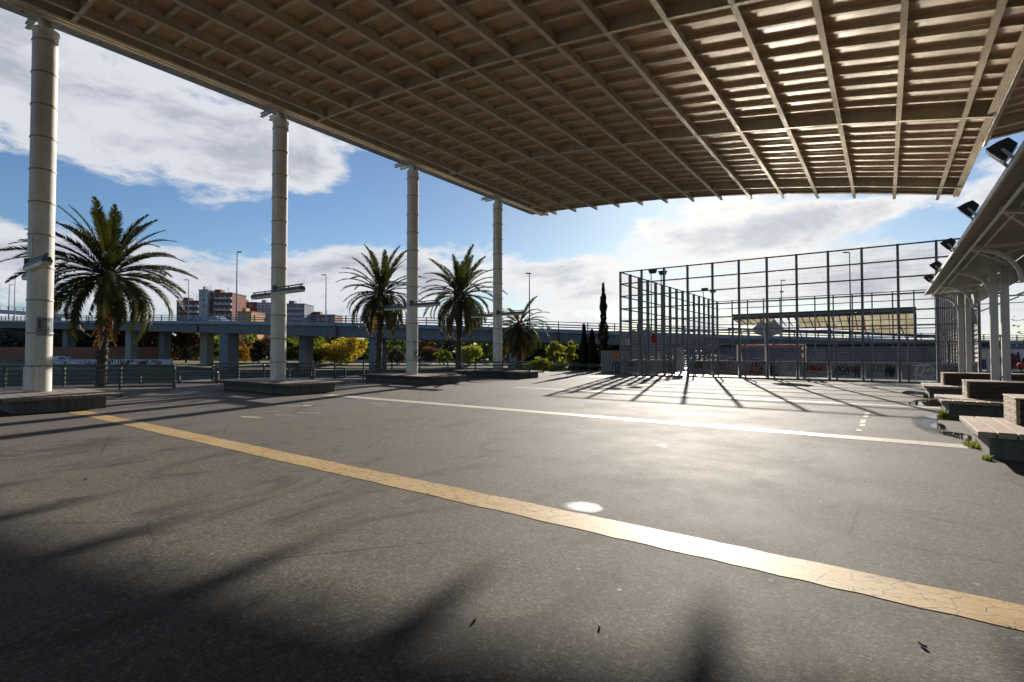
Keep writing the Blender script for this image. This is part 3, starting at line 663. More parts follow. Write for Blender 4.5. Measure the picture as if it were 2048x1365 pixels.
spray(8,word('DOAN',.2,.35,.95,.36,.25)+[[(.3,.2),(.6,.26),(.95,.2)],[(.5,.85),(.55,.75)],[(.7,.88),(.78,.76)]],M['gblack'],.075); spray(8,zig(1.2,.1,.25,.75,7,12)+[[(1.2,.5),(1.45,.5)],[(1.2,.2),(1.2,.8)]],M['gblack'],.05)
spray(9,word('TXC',.3,.42,.6,.42),M['gblack'],.045); spray(9,zig(.95,.15,.45,.7,9,13)+zig(.95,.3,.45,.6,8,14),M['gblack'],.06)
spray(10,word('CF',.5,.2,.6,.68,.3)+[[(.72,.75),(.62,.05)],[(.5,.82),(1.2,.82)]],M['gwhite'],.075); spray(10,zig(1.1,.45,.35,.4,6,15)+zig(.9,.08,.5,.3,9,16),M['gwhite'],.03)
spray(11,zig(.15,.5,1.2,.28,17,17)+zig(.2,.35,1.1,.3,13,18)+[[(.1,.72),(1.4,.78)]],M['ggrey'],.04)
# things hung on the fence
m=MB(); m.box(-16.12,-15.52,CF-.16,CF-.12,2.22,2.66); o=solo('notice_board',m,M['sign'],'pale rectangular notice board high on the left end of the court fence','sign',loc=(-15.8,CF-.14,2.4))
m=MB()
for k,z in enumerate((2.58,2.52,2.46,2.40,2.34)): m.box(-16.05,-15.6-(k%3)*.08,CF-.166,CF-.162,z-.012,z+.012)
tx=obj('sign_text',m.mesh('sign_text',M['ggrey'],(-15.8,CF-.14,2.4)),o)
m=MB(); xs_=-13.6
P=[(-.10,2.98),(.15,3.0),(.22,2.80),(.18,2.62),(.24,2.30),(-.16,2.36),(-.20,2.55),(-.26,2.80)]
f1=[(xs_+a,CF-.13-.02*math.sin(7*a),z) for a,z in P]; f2=[(xs_+a*.96,CF-.22-.03*math.cos(9*a),z-.02) for a,z in P]
m.face(f1); m.face(list(reversed(f2)))
for i in range(8): m.quad(f1[i],f2[i],f2[(i+1)%8],f1[(i+1)%8])
o=solo('hanging_jacket',m,M['cloth'],'red jacket hung on the court fence above the gate','jacket',loc=(xs_,CF-.17,2.6))
# goal and hoop
t=Thing('goal','red and white painted goal frame inside the court fence','goal',(-6.1,38.0,0))
gx0,gx1,gy=-8.15,-4.35,38.0
def banded(p,q,k):
    for i in range(k):
        a=Vector(p).lerp(Vector(q),i/k); c=Vector(p).lerp(Vector(q),(i+1)/k); m=MB(); m.bar(a,c,.12,.12); yield m,(M['goalr'] if i%2==0 else M['goalw'])
for x in (gx0,gx1):
    for m,mt in banded((x,gy,0),(x,gy,2.1),8): t.part('goalpost_band',m,mt)
for m,mt in banded((gx0,gy,2.04),(gx1,gy,2.04),3): t.part('crossbar_band',m,M['goalr'])
m=MB(); m.bar((gx0-.1,gy-.1,2.16),(gx1+.1,gy-.1,2.16),.1,.1); m.bar((gx0-.16,gy-.1,0),(gx0-.16,gy-.1,2.2),.08,.08); m.bar((gx1+.16,gy-.1,0),(gx1+.16,gy-.1,2.2),.08,.08); t.part('outer_frame',m,M['goalw'])
m=MB()
for x in (gx0,gx1): m.bar((x,gy,2.0),(x,gy+1.1,.05),.05,.05); m.bar((x,gy,.05),(x,gy+1.1,.05),.05,.05)
t.part('back_stay',m,M['galv'])
t=Thing('basketball_hoop','grey backboard with two peaks on a forked post, seen from behind','hoop',(-6.25,37.6,0))
bx,by,bz=-6.35,37.5,3.25
P=[(-.95,-.05),(-.72,-.38),(-.25,-.52),(.3,-.54),(.8,-.36),(1.0,.0),(.62,.28),(.42,.58),(.2,.34),(-.12,.34),(-.34,.6),(-.6,.26)]
m=MB(); fr_=[(bx+a,by,bz+c) for a,c in P]; bk=[(bx+a,by+.06,bz+c) for a,c in P]
m.face(fr_); m.face(list(reversed(bk)))
for i in range(len(P)): m.quad(fr_[i],bk[i],bk[(i+1)%len(P)],fr_[(i+1)%len(P)])
t.part('backboard',m,M['board'])
m=MB(); m.bar((-6.4,37.2,0),(-6.4,37.2,2.4),.12,.12); m.bar((-6.4,37.2,2.3),(-6.55,37.45,3.3),.08,.08); m.bar((-6.4,37.2,2.3),(-6.2,37.45,3.2),.08,.08); t.part('post',m,M['goalw'])
m=MB(); 
for k in range(16):
    a,c=2*math.pi*k/16,2*math.pi*(k+1)/16; m.bar((bx+.23*math.cos(a),by+.36+.23*math.sin(a),3.15),(bx+.23*math.cos(c),by+.36+.23*math.sin(c),3.15),.02,.02)
t.part('rim',m,M['goalr'])
# floodlight masts by the left side of the court
ML=['nearer left one of four slim floodlight masts by the court fence','nearer right one of four slim floodlight masts by the court fence','farther left one of four slim floodlight masts by the court fence','farther right one of four slim floodlight masts by the court fence']
t=Thing('floodlight_mast',ML[0],'floodlight mast',(-17.0,44.6,0),'slim masts by the court')
m=MB(); m.tube([(-17,44.6,0),(-17,44.6,8.9)],[.07,.045],8); t.part('pole',m,M['cage'])
m=MB(); m.hexa([(-17.12,44.5,8.75),(-16.6,44.5,8.75),(-16.6,44.75,8.75),(-17.12,44.75,8.75),(-17.22,44.4,9.1),(-16.5,44.4,9.1),(-16.5,44.85,9.1),(-17.22,44.85,9.1)]); t.part('lamp_head',m,M['black'])
for (x,y),l in zip(((-16.55,45.9),(-17.0,61),(-16.6,63.0)),ML[1:]): copy_tree(t.o,(x,y,0),l)
m=MB(); m.tube([(-9.4,64.2,7.8),(-9.4,64.2,8.3)],.04,6); m.obox((-9.35,64.1,8.45),.35,.2,.16,.3); solo('security_camera',m,M['black'],'small dark camera on top of the back court fence','camera',loc=(-9.4,64.2,8.0))
# ================================================================== PAVILION BEHIND THE COURT
t=Thing('pavilion','low dark pavilion with yellow translucent roof sheets behind the court','pavilion',(-6,76,0))
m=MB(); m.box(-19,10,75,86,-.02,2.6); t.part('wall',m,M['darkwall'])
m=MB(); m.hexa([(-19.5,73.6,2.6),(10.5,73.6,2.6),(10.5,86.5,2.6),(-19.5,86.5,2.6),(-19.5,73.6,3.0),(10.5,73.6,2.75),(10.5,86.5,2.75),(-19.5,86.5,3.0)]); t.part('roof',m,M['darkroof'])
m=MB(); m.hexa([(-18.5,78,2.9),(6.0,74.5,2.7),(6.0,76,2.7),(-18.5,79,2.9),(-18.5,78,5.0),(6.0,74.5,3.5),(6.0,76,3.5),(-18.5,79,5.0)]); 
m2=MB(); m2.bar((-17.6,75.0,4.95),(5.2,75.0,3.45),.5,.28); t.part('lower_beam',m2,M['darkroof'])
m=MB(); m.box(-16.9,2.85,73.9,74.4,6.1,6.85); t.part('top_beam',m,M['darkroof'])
mr=MB(); k=0; nS=24
for k in range(nS+1):
    xa=lerp(-16.7,2.75,k/nS); xb_=lerp(-15.9,2.75,k/nS); zb=lerp(5.4,3.62,(k/nS)**1.4)
    mr.bar((xa,74.35,6.1),(xb_,75.0,zb),.07,.09)
    if k<nS:
        xa2=lerp(-16.7,2.75,(k+1)/nS); xb2=lerp(-15.9,2.75,(k+1)/nS); zb2=lerp(5.4,3.62,((k+1)/nS)**1.4)
        if k not in (6,7,8):
            q=[(xb_,75.05,zb),(xb2,75.05,zb2),(xa2,74.40,6.1),(xa,74.40,6.1)]; ms=MB(); ms.hexa(q+[(a,y+.03,z) for a,y,z in q]); t.part('translucent_sheet',ms,M['fibre'])
t.part('sheet_rib',mr,M['darkroof'])
for x in (-16.8,-10,-3.5,2.8):
    m=MB(); m.bar((x,74.2,2.9),(x,74.2,6.1),.16,.16); t.part('post',m,M['darkroof'])
for x in range(-17,9,3):
    m=MB(); m.box(x,x+1.9,74.93,75.0,.9,2.2); t.part('window',m,M['win'])
# ================================================================== RAILINGS
def railing(label,p,q,h=1.0,seg=5,mesh=True,g=None,zb=0.0):
    p=Vector((*p,zb));q=Vector((*q,zb)); t=Thing('railing',label,'railing',tuple(p),g)
    d=(q-p).normalized()
    for i in range(seg+1):
        c=p.lerp(q,i/seg); m=MB(); m.bar(c,c+Vector((0,0,h)),(.17 if i in (0,seg) else .12),.08,up=tuple(d)); t.part('post',m,M['rail'])
    m=MB(); m.bar(p+Vector((0,0,h+.02)),q+Vector((0,0,h+.02)),.15,.085); t.part('handrail',m,M['rail'],bevel=.008)
    for z in (h*.82,h*.1):
        m=MB(); m.bar(p+Vector((0,0,z)),q+Vector((0,0,z)),.06,.075); t.part('rail',m,M['rail'])
    if mesh:
        for z in (h*.62,h*.42,h*.26):
            m=MB(); m.bar(p+Vector((0,0,z)),q+Vector((0,0,z)),.05,.055); t.part('rail',m,M['rail'])
        m=MB(); L=(q-p).length; k=int(L/.06)
        for i in range(1,k):
            c=p+d*(L*i/k); m.bar(c+Vector((0,0,h*.12)),c+Vector((0,0,h*  .80)),.017,.017,up=(0,1,0))
        t.part('mesh_infill',m,M['rail'])
    return t
GR='dark railings along the river edge'
railing('dark railing behind the nearest platform, in front of the biggest palm',(-32.5,1.6),(-26.0,9.75),1.02,5,True,GR)
railing('dark railing behind the second column platform',(-30.9,13.55),(-26.5,17.1),.98,4,True,GR)
railing('long dark railing behind the third and fourth platforms',(-27.3,19.0),(-18.3,27.0),1.0,7,True,GR)
railing('short low rail in the gap left of the second platform',(-31.4,10.2),(-28.4,12.7),.55,2,False,GR)
railing('short low rail in the gap between second and third platforms',(-29.2,18.6),(-27.5,19.9),.6,1,False,GR)
railing('low pale rail in front of the cypress trees',(-23.4,38.2),(-19.1,40.0),.58,3,False,GR)
# ================================================================== VIADUCT
VP=[(-420,230,641,650),(-200,185,641,653),(0,150,641,656),(320,106,641.6,663),(720,83,646.5,675),(1230,80,662.4,689.5),(1500,86,671,696),(1900,98,680,702),(2350,118,685,704),(3000,150,690,704)]
vt=[]
for px,d,top,bot in VP:
    p=at(px,top,d); vt.append((p, HCAM+(706.2-bot)/FPX*d))
def smooth(pts,sub=8):
    out=[]
    for i in range(len(pts)-1):
        p0,p1,p2,p3=pts[max(i-1,0)],pts[i],pts[i+1],pts[min(i+2,len(pts)-1)]
        for q in range(sub):
            s=q/sub; out.append(tuple(.5*((2*b_)+(-a+c)*s+(2*a-5*b_+4*c-d_)*s*s+(-a+3*b_-3*c+d_)*s**3) for a,b_,c,d_ in zip(p0,p1,p2,p3)))
    out.append(pts[-1]); return out
pts=smooth([(p.x,p.y,p.z,zb) for p,zb in vt])
cen=[]
for i,(x,y,z,zb) in enumerate(pts):
    a=pts[max(i-1,0)]; c=pts[min(i+1,len(pts)-1)]; d=Vector((c[0]-a[0],c[1]-a[1],0)).normalized(); nrm=Vector((-d.y,d.x,0))
    if nrm.dot(Vector((x,y,0)))<0: nrm=-nrm
    cen.append((Vector((x,y,z)),zb,d,nrm))
t=Thing('viaduct','grey road viaduct on concrete piers crossing the background','viaduct',tuple(cen[30][0]-Vector((0,0,cen[30][0].z+2))))
def ribbon(sec,m):
    # sec: list of (outward n offset, z function)
    for (a,b_) in zip(cen,cen[1:]):
        pa=[a[0]*1+a[3]*n_+Vector((0,0,f(a)-a[0].z)) for n_,f in sec]; pb=[b_[0]+b_[3]*n_+Vector((0,0,f(b_)-b_[0].z)) for n_,f in sec]
        k=len(sec)
        for i in range(k): m.quad(pa[i],pb[i],pb[(i+1)%k],pa[(i+1)%k])
m=MB(); ribbon([(0,lambda c:c[0].z),(24,lambda c:c[0].z),(24,lambda c:c[0].z-.6),(0,lambda c:c[0].z-.6)],m); t.part('deck',m,plain('deck_edge_concrete',(.27,.29,.33),.8,0,.25,.2))
m=MB(); ribbon([(.45,lambda c:c[0].z-.59),(23.5,lambda c:c[0].z-.59),(22.6,lambda c:c[1]),(.75,lambda c:c[1])],m); t.part('beam',m,M['concb'])
m=MB()
for h,w,hh in ((.32,.10,.16),(.68,.10,.16),(1.12,.09,.10)):
    for a,b_ in zip(cen,cen[1:]): m.bar(a[0]+a[3]*.2+Vector((0,0,h)),b_[0]+b_[3]*.2+Vector((0,0,h)),w,hh)
acc=0
for a,b_ in zip(cen,cen[1:]):
    L=(b_[0]-a[0]).length; k=max(1,int(L/2.4))
    for i in range(k):
        p=a[0].lerp(b_[0],i/k)+a[3]*.2; m.bar(p,p+Vector((0,0,1.2)),.16,.14,up=tuple(a[2]))
t.part('parapet_railing',m,plain('parapet_steel',(.16,.18,.21),.5,.3,.2,5))
m=MB()
for a,b_ in zip(cen,cen[1:]): m.bar(a[0]+a[3]*23.8+Vector((0,0,.5)),b_[0]+b_[3]*23.8+Vector((0,0,.5)),.12,.9)
t.part('far_parapet',m,M['concb'])
def near_px(px):
    best=None
    for (a,b_) in zip(cen,cen[1:]):
        for i in range(6):
            p=a[0].lerp(b_[0],i/6); r=p.x*math.cos(YAW)+p.y*math.sin(YAW); f=-p.x*math.sin(YAW)+p.y*math.cos(YAW)
            e=abs(1024+FPX*r/f-px)
            if best is None or e<best[0]: best=(e,p,a[2],a[3],lerp(a[1],b_[1],i/6))
    return best[1:]
for px,off,w,l,mt in ((232,3,2.6,1.6,'concy'),(254,7.5,2.2,1.6,'concb'),(336,8,2.6,1.6,'concy'),(436,2.2,2.6,2.3,'concb'),(532,9,2.2,1.6,'concb'),(737,2.2,2.3,1.8,'concb'),(100,4,3,2,'concb'),(-60,4,3,2,'concb'),(1030,2.5,2.4,1.8,'concb'),(1330,3,2.2,1.7,'concb')):
    p,d,nr,zb=near_px(px); c=p+nr*off
    m=MB(); a=math.atan2(d.y,d.x); m.obox((c.x,c.y,(zb-5)/2+.1),w,l,zb+5,a); t.part('pier',m,M[mt],bevel=.08)
# upper ramp at far left
a=at(-260,606,150); c=at(150,634,170)
t=Thing('ramp','pale sloping ramp bridge rising above the viaduct at far left','bridge',(a.x,a.y,0))
m=MB(); m.bar(a,c,6,1.1); t.part('deck',m,M['render'])
m=MB(); 
for h in (.9,1.5): m.bar(a+Vector((0,0,h+.3)),c+Vector((0,0,h+.3)),.1,.1)
for i in range(26): p=a.lerp(c,i/25); m.bar(p,p+Vector((0,0,1.8)),.14,.14,up=(0,1,0))
t.part('railing',m,M['cage'])
for q in (.1,.5,.9): p=a.lerp(c,q); m=MB(); m.bar((p.x,p.y,-2),(p.x,p.y,p.z-.4),1.6,1.6,up=(0,1,0)); t.part('pier',m,M['concb'])
for px in (158,392,668,1120):
    p,d,nr,zb=near_px(px); m=MB(); c=p+nr*.40; m.obox((c.x,c.y,(zb+p.z-.6)/2),.35,.14,p.z-.6-zb,math.atan2(d.y,d.x)); t.part('expansion_joint',m,M['darkroof'])
    m=MB(); c=p+nr*-.02; m.obox((c.x,c.y,p.z-.3),.12,.05,.6,math.atan2(d.y,d.x)); t.part('edge_joint',m,M['darkroof'])
wp=ts(-160,101,0); wq=ts(120,101,0); m=MB(); m.bar((wp.x,wp.y,-3.0),(wq.x,wq.y,-3.0),.8,2.8); solo('river_wall',m,M['conc'],'stained concrete river wall along the far bank','wall',loc=(wp.x,wp.y,-4.4))
# the brick wall and the added dark shade sheet at left come further down
# ================================================================== STREET LAMPS ON THE VIADUCT
def lamp(label,px,ytop,d,zb,arm):
    p=at(px,ytop,d); t=Thing('street_lamp',label,'street lamp',(p.x,p.y,zb),'street lamps along the viaduct')
    m=MB(); m.tube([(p.x,p.y,zb),(p.x,p.y,p.z)],[.14,.07],8); t.part('pole',m,M['cage'])
    u=Vector((math.cos(YAW),math.sin(YAW),0))*arm; e=p+u; m=MB(); m.bar(p-u*.1,e,.06,.06); m.obox((p+u*.95)[:2]+((p.z),) if False else ((p+u*.9).x,(p+u*.9).y,p.z+.03),1.0,.36,.16,YAW); t.part('lamp_head',m,M['black'])
for l,px,yt,d,ar in (('tall street lamp left of the second column, above the brick blocks',472,504,92,.55),('street lamp right of the second column, left of the second palm',651,550,108,-.5),('street lamp right of the biggest palm, before the grey tower block',375.5,560,128,-.6),('street lamp at far left beside the ramp bridge',16,570,140,.6),('street lamp at the left edge, left of the biggest palm',27,548,150,.6),('street lamp right of the fourth column',1059,547,92,-.2),('street lamp seen through the middle of the court fence',1564,561,118,.5),('tall street lamp seen through the right half of the court fence',1702,505,92,-.7)):
    _,_,_,_=near_px(px); lamp(l,px,yt,d,near_px(px)[0].z-.1 if d<149 else 9,ar)
# ================================================================== VEHICLES
def car(name,label,cat,p,ang,L,W,H,mt,van=False):
    t=Thing(name,label,cat,tuple(p)); u=Vector((math.cos(ang),math.sin(ang),0)); w=Vector((-u.y,u.x,0))
    P=lambda a,b_,z: tuple(p+u*a*L+w*b_*W+Vector((0,0,z*H)))
    side=[(-.5,.2),(-.5,.62),(-.47,.93),(-.44,1),(.18,1),(.36,.66),(.48,.56),(.5,.45),(.5,.2)] if van else [(-.5,.22),(-.5,.6),(-.42,.64),(-.30,.97),(-.22,1),(.08,1),(.27,.66),(.48,.55),(.5,.45),(.5,.22)]
    m=MB(); f1=[P(a,-.5,z) for a,z in side]; f2=[P(a,.5,z) for a,z in side]; m.face(f1); m.face(list(reversed(f2)))
    for i in range(len(side)): m.quad(f1[i],f2[i],f2[(i+1)%len(side)],f1[(i+1)%len(side)])
    t.part('body',m,mt)
    m=MB(); g=[(-.05,.68),(-.05,.93),(.17,.93),(.29,.68)] if van else [(-.36,.66),(-.27,.93),(.06,.93),(.21,.66)]
    for s in (-.503,.503): m.face([P(a,s,z) for a,z in g])
    t.part('window',m,M['win'])
    for a in (-.32,.32):
        for s in (-.48,.48):
            c=Vector(P(a,s,0))+Vector((0,0,.32)); m=MB(); m.tube([c-w*.1,c+w*.1],.32,12); t.part('wheel',m,M['tyre'])
    return t
va=near_px(410); ang=math.atan2(va[1].y,va[1].x)
car('car','silver car driving on the viaduct beside the tallest brick block','car',va[0]+va[2]*2.4+Vector((0,0,-.75)),ang,4.3,1.8,1.75,M['car_silver'])
va=near_px(385); car('car','blue car on the viaduct just right of the biggest palm','car',va[0]+va[2]*2.4+Vector((0,0,-.7)),ang,4.2,1.8,1.6,M['car_blue'])
g=lambda px,d,z=-1.0: Vector((*at(px,700,d)[:2],z))
car('van','white van parked under the viaduct before the brick wall','van',g(126,122,-1.5),YAW+.1,5.4,2.0,2.3,M['car_white'],True)
car('car','dark red car parked under the viaduct right of the white van','car',g(168,122,-1.5),YAW+.1,4.2,1.8,1.5,M['car_red'])
car('car','dark blue car parked under the viaduct at the left edge','car',g(28,122,-1.5),YAW+.1,4.2,1.8,1.5,M['car_blue'])
# ================================================================== WALLS BEYOND THE RIVER
def wall(name,label,cat,px0,px1,d0,d1,z0,z1,mt,th=.3):
    p,q=at(px0,700,d0),at(px1,700,d1); m=MB(); m.bar((p.x,p.y,(z0+z1)/2),(q.x,q.y,(z0+z1)/2),th,z1-z0); return solo(name,m,mt,label,cat,loc=(p.x,p.y,0)),p,q
wall('brick_wall','long red brick wall under the viaduct at left','wall',-260,345,132,132,-2,3.1,M['brick'])
wall('under_deck_shade','added dark sheet standing in for the deep shade under the viaduct at left','under_deck_shade',-420,338,158,150,-2,10.2,M['darkroof'],1.0)  # dark sheet in place of the deep shade below the deck
o,p,q=wall('graffiti_wall','low wall with colourful graffiti under the viaduct behind the railing','wall',105,345,114,114,-3,.15,M['sign'])
d=(q-p).normalized(); d=Vector((d.x,d.y,0)); nr=Vector((d.y,-d.x,0)); L=(q-p).length
for k,mt in enumerate(('gblue','gred','gpink','gblack','gwhite')):
    m=MB(); r=random.Random(k+40)
    for j in range(12):
        x=r.uniform(.5,L-2); strokes(m,(p.x,p.y,0)+Vector((0,0,0)) if False else Vector((p.x,p.y,0))+nr*.151,d,(0,0,1),nr,zig(x,-1.2,1.6,1.2,5,k*20+j),.24,th=.004+.002*k)
    obj('graffiti',m.mesh('graffiti',M[mt],(p.x,p.y,0)),o)
# mural wall next to the court
t=Thing('mural_wall','short wall with orange and purple mural left of the court fence','wall',(-17.8,38.6,0))
m=MB(); m.box(-19.0,-16.45,38.5,38.7,-.02,1.78); t.part('wall',m,M['pwall'])
m=MB(); r=random.Random(3)
for j in range(34):
    a=r.uniform(0,6.28); L_=r.uniform(.3,.75); strokes(m,(-17.3,38.499,1.0),(1,0,0),(0,0,1),(0,-1,0),[[(0,.1),(L_*math.cos(a)*1.1,.1+abs(L_*math.sin(a))*.9)]],.055,th=.003+.0006*j)
t.part('mural_flame',m,M['gorange'])
m=MB()
for j in range(46):
    a=r.uniform(-.8,.9); strokes(m,(-17.3+a,38.499,.05),(1,0,0),(0,0,1),(0,-1,0),[[(0,0),(r.uniform(-.2,.2),r.uniform(.4,.9))]],.085,th=.024+.0004*j)
t.part('mural_purple',m,M['gpurple'])
m=MB()
for j in range(14):
    a=r.uniform(-.8,.9); strokes(m,(-17.3+a,38.499,.1),(1,0,0),(0,0,1),(0,-1,0),[[(0,0),(r.uniform(-.15,.15),r.uniform(.3,.8))]],.06,th=.035+.0004*j)
t.part('mural_white',m,M['gwhite'])
# graffiti fence at the right edge
p=at(1972,700,44); q=at(2420,700,44); d=Vector((q.x-p.x,q.y-p.y,0)); L=d.length; d.normalize(); nr=Vector((d.y,-d.x,0))
t=Thing('graffiti_hoarding','hoarding sprayed pink and dark red at the right edge','hoarding',(p.x,p.y,0))
k=30
for mtn,sel in (('sign',lambda i:i%2),('goalw',lambda i:not i%2)):
    m=MB()
    for i in range(k):
        if sel(i): a=Vector((p.x,p.y,.95))+d*(L*i/k+.015); c=Vector((p.x,p.y,.95))+d*(L*(i+1)/k-.015); m.bar(a,c,.06,1.9)
    t.part('boards',m,M[mtn])
for kk,mt in enumerate(('gpink','gmaroon','gblack','gred')):
    m=MB(); r=random.Random(kk+60)
    for j in range(16):
        x=r.uniform(.3,L-1); strokes(m,Vector((p.x,p.y,0))+nr*.031,d,(0,0,1),nr,zig(x,.3,.9,1.3,4,kk*20+j+300),.2,th=.004+.003*kk)
    t.part('graffiti',m,M[mt])
# ================================================================== APARTMENT BLOCKS
winme={}
def block(label,px0,px1,ytop,d,mt,cols_,rows_,side=None,depth=14,winmat='win',turn=0.0,extra=None,bal=None):
    p,q=at(px0,700,d),at(px1,700,d+turn); zt=HCAM+(706.2-ytop)/FPX*d; c=(p+q)/2
    t=Thing('apartment_block',label,'apartment block',(c.x,c.y,0),'apartment blocks beyond the viaduct')
    u=Vector((q.x-p.x,q.y-p.y,0)); W=u.length; u.normalize(); nb=Vector((-u.y,u.x,0))
    P=lambda a,b_,z: Vector((p.x,p.y,z))+u*a+nb*b_
    m=MB(); m.hexa([P(0,0,0),P(W,0,0),P(W,depth,0),P(0,depth,0),P(0,0,zt),P(W,0,zt),P(W,depth,zt),P(0,depth,zt)]); t.part('wall',m,mt)
    m=MB(); m.hexa([P(-.2,-.2,zt),P(W+.2,-.2,zt),P(W+.2,depth,zt),P(-.2,depth,zt),P(-.2,-.2,zt+.5),P(W+.2,-.2,zt+.5),P(W+.2,depth,zt+.5),P(-.2,depth,zt+.5)]); t.part('roof_edge',m,M['greyr'])
    for j in range(rows_):
        z=zt-1.9-3.0*j
        if z<8: break
        for i in range(cols_):
            a=W*(i+.5)/cols_; m=MB(); w=min(1.6,W/cols_*.5); m.hexa([P(a-w/2,-.06,z-.9),P(a+w/2,-.06,z-.9),P(a+w/2,.1,z-.9),P(a-w/2,.1,z-.9),P(a-w/2,-.06,z+.7),P(a+w/2,-.06,z+.7),P(a+w/2,.1,z+.7),P(a-w/2,.1,z+.7)])
            t.part('window',m,M['win'] if (i+j)%3 else M['blind'])
        if bal:
            m=MB(); a,c_=bal[0]*W,bal[1]*W; m.hexa([P(a,-1.2,z-1.2),P(c_,-1.2,z-1.2),P(c_,0,z-1.2),P(a,0,z-1.2),P(a,-1.2,z-.2),P(c_,-1.2,z-.2),P(c_,0,z-.2),P(a,0,z-.2)]); t.part('balcony',m,M['render'])
    m=MB(); c_=P(W*.6,depth*.4,zt); m.bar(c_,c_+Vector((0,0,4)),.1,.1,up=(0,1,0)); m.bar(c_+Vector((-.6,0,3.4)),c_+Vector((.6,0,3.4)),.08,.08); t.part('aerial',m,M['black'])
    m=MB(); c_=P(W*.3,depth*.3,zt+1.3); m.obox(c_,W*.25,4,2.0,math.atan2(u.y,u.x)); t.part('roof_hut',m,mt)
block('brick apartment block with pale top floor behind the biggest palm',352,397,603,268,M['brickb'],4,4,bal=(.5,1))
block('tall slab with blank grey end wall, tallest of the blocks',396,414,581,262,M['render'],1,4)
block('brick block with stacked pale balconies right of the blank grey wall',414,463,587,264,M['brickb'],5,5,bal=(.35,1))
block('wide dark red brick block left of the second column',466,512,606,300,M['brickb'],2,3)
block('pale balconied block partly behind the second column',513,545,607,300,M['render'],4,4,bal=(0,1))
block('grey stepped block just right of the second column',566,608,609,290,M['greyr'],5,4,bal=(.2,.95))
block('low brick block right of the grey stepped block',613,669,631,300,M['brickb'],6,2)
block('small orange fronted house below the wide brick block',474,502,625,250,M['orange'],3,1)
block('white apartment block far off beyond the green trees',560,670,683,330,M['render'],14,3)
block('far white block seen between the third and second palms',760,905,690,330,M['render'],18,2)
# ================================================================== TREES
def leaf_cloud(m,r,centres,n,size,flat=.5):
    for _ in range(n):
        c,rad=r.choice(centres)
        d=Vector((r.gauss(0,1),r.gauss(0,1),r.gauss(0,1))).normalized()*(r.random()**.45)*(1.0 if r.random()<.85 else r.uniform(1.1,1.7))
        p=Vector(c)+Vector((d.x*rad[0],d.y*rad[1],d.z*rad[2]))
        a=Vector((r.uniform(-1,1),r.uniform(-1,1),r.uniform(-1,1))).normalized(); b_=a.orthogonal().normalized()
        s=size*r.uniform(.6,1.4); 
        m.quad(p-a*s,p+b_*s*flat,p+a*s,p-b_*s*flat)
def tree(name,label,cat,px,ytop,ybase,d,w,mt,n=1500,size=.28,seed=1,zb=None,trunkmat='bark',lobes=15,group=None):
    r=random.Random(seed); base=at(px,ybase,d); zt=HCAM+(706.2-ytop)/FPX*d; W=w/FPX*d
    z0=base.z if zb is None else zb; H=zt-z0
    t=Thing(name,label,cat,(base.x,base.y,z0),group)
    m=MB(); hh=z0+H*.45
    m.tube([(base.x,base.y,z0-.2),(base.x+.1,base.y,z0+H*.25),(base.x,base.y,hh)],[H*.03,H*.024,H*.018],7)
    cs=[]
    for k in range(lobes):
        a=6.283*k/lobes+r.uniform(-.3,.3); q=r.uniform(.10,.44)*W; z=z0+H*r.uniform(.38,.86)
        rr=W*r.uniform(.09,.20); cs.append(((base.x+q*math.cos(a),base.y+q*math.sin(a),z),(rr,rr,rr*r.uniform(.7,1.0))))
        m.tube([(base.x,base.y,z0+H*r.uniform(.2,.42)),(base.x+q*.5*math.cos(a),base.y+q*.5*math.sin(a),(z+z0+H*.4)/2),(base.x+q*math.cos(a),base.y+q*math.sin(a),z)],[H*.014,H*.009,H*.004],5)
    cs.append(((base.x,base.y,zt-W*.2),(W*.2,W*.2,W*.19)))
    t.part('trunk',m,M[trunkmat])
    m=MB(); leaf_cloud(m,r,cs,n,size); t.part('crown',m,M[mt]); return t
GT='trees on the far river bank'
tree('tree','bare brown leaved tree just right of the biggest palm, under the viaduct','tree',372,666,736,124,95,'fbrown',1500,.4,11,group=GT)
tree('tree','olive brown tree left of the first wide pier','tree',412,676,738,120,60,'fgrey',900,.35,12,group=GT)
tree('tree','low ochre tree between the two piers left of the second column','tree',473,690,740,124,62,'foch',1300,.36,13,group=GT)
tree('tree','thin brown tree behind the low ochre tree','tree',490,676,738,150,60,'fbrown',700,.4,14,group=GT)
tree('tree','dark evergreen tree just left of the second column','tree',517,680,742,122,42,'fdark',1100,.35,15,group=GT)
tree('tree','dense green tree just right of the second column','tree',608,676,742,122,100,'fgreen',5200,.30,16,group=GT)
tree('tree','bright yellow autumn tree left of the second palm','tree',681,675,742,122,104,'fyel',5600,.30,17,group=GT)
tree('tree','grey green tree just right of the second palm','tree',795,690,740,125,46,'fgrey',1200,.36,18,group=GT)
tree('tree','purplish brown tree between third column and third palm','tree',862,692,738,130,46,'fbrown',1100,.36,19,group=GT)
tree('tree','small green tree left of the third palm','tree',888,700,740,125,32,'fgreen',900,.32,20,group=GT)
tree('tree','yellow green tree right of the third palm','tree',940,690,740,120,62,'flime',1500,.36,21,group=GT)
tree('tree','slender lime green tree left of the cypresses','tree',1109,681,746,52,40,'flime',1700,.13,22,zb=-.3)
tree('tree','smaller lime green tree touching the shorter cypress','tree',1142,681,746,51,30,'flime',1300,.13,23,zb=-.3)
for k,(px,w,yt) in enumerate(((1068,40,722),(1090,36,716),(1120,40,722),(1150,36,726))):
    tree('shrub',('leafy shrub at the end of the long railing','taller leafy shrub right of the long railing','leafy shrub under the slender lime tree','dark leafy shrub below the shorter cypress')[k],'shrub',px,yt,750,47,w,('fgreen','flime','fgreen','fdark')[k],700,.10,30+k,zb=-.3)
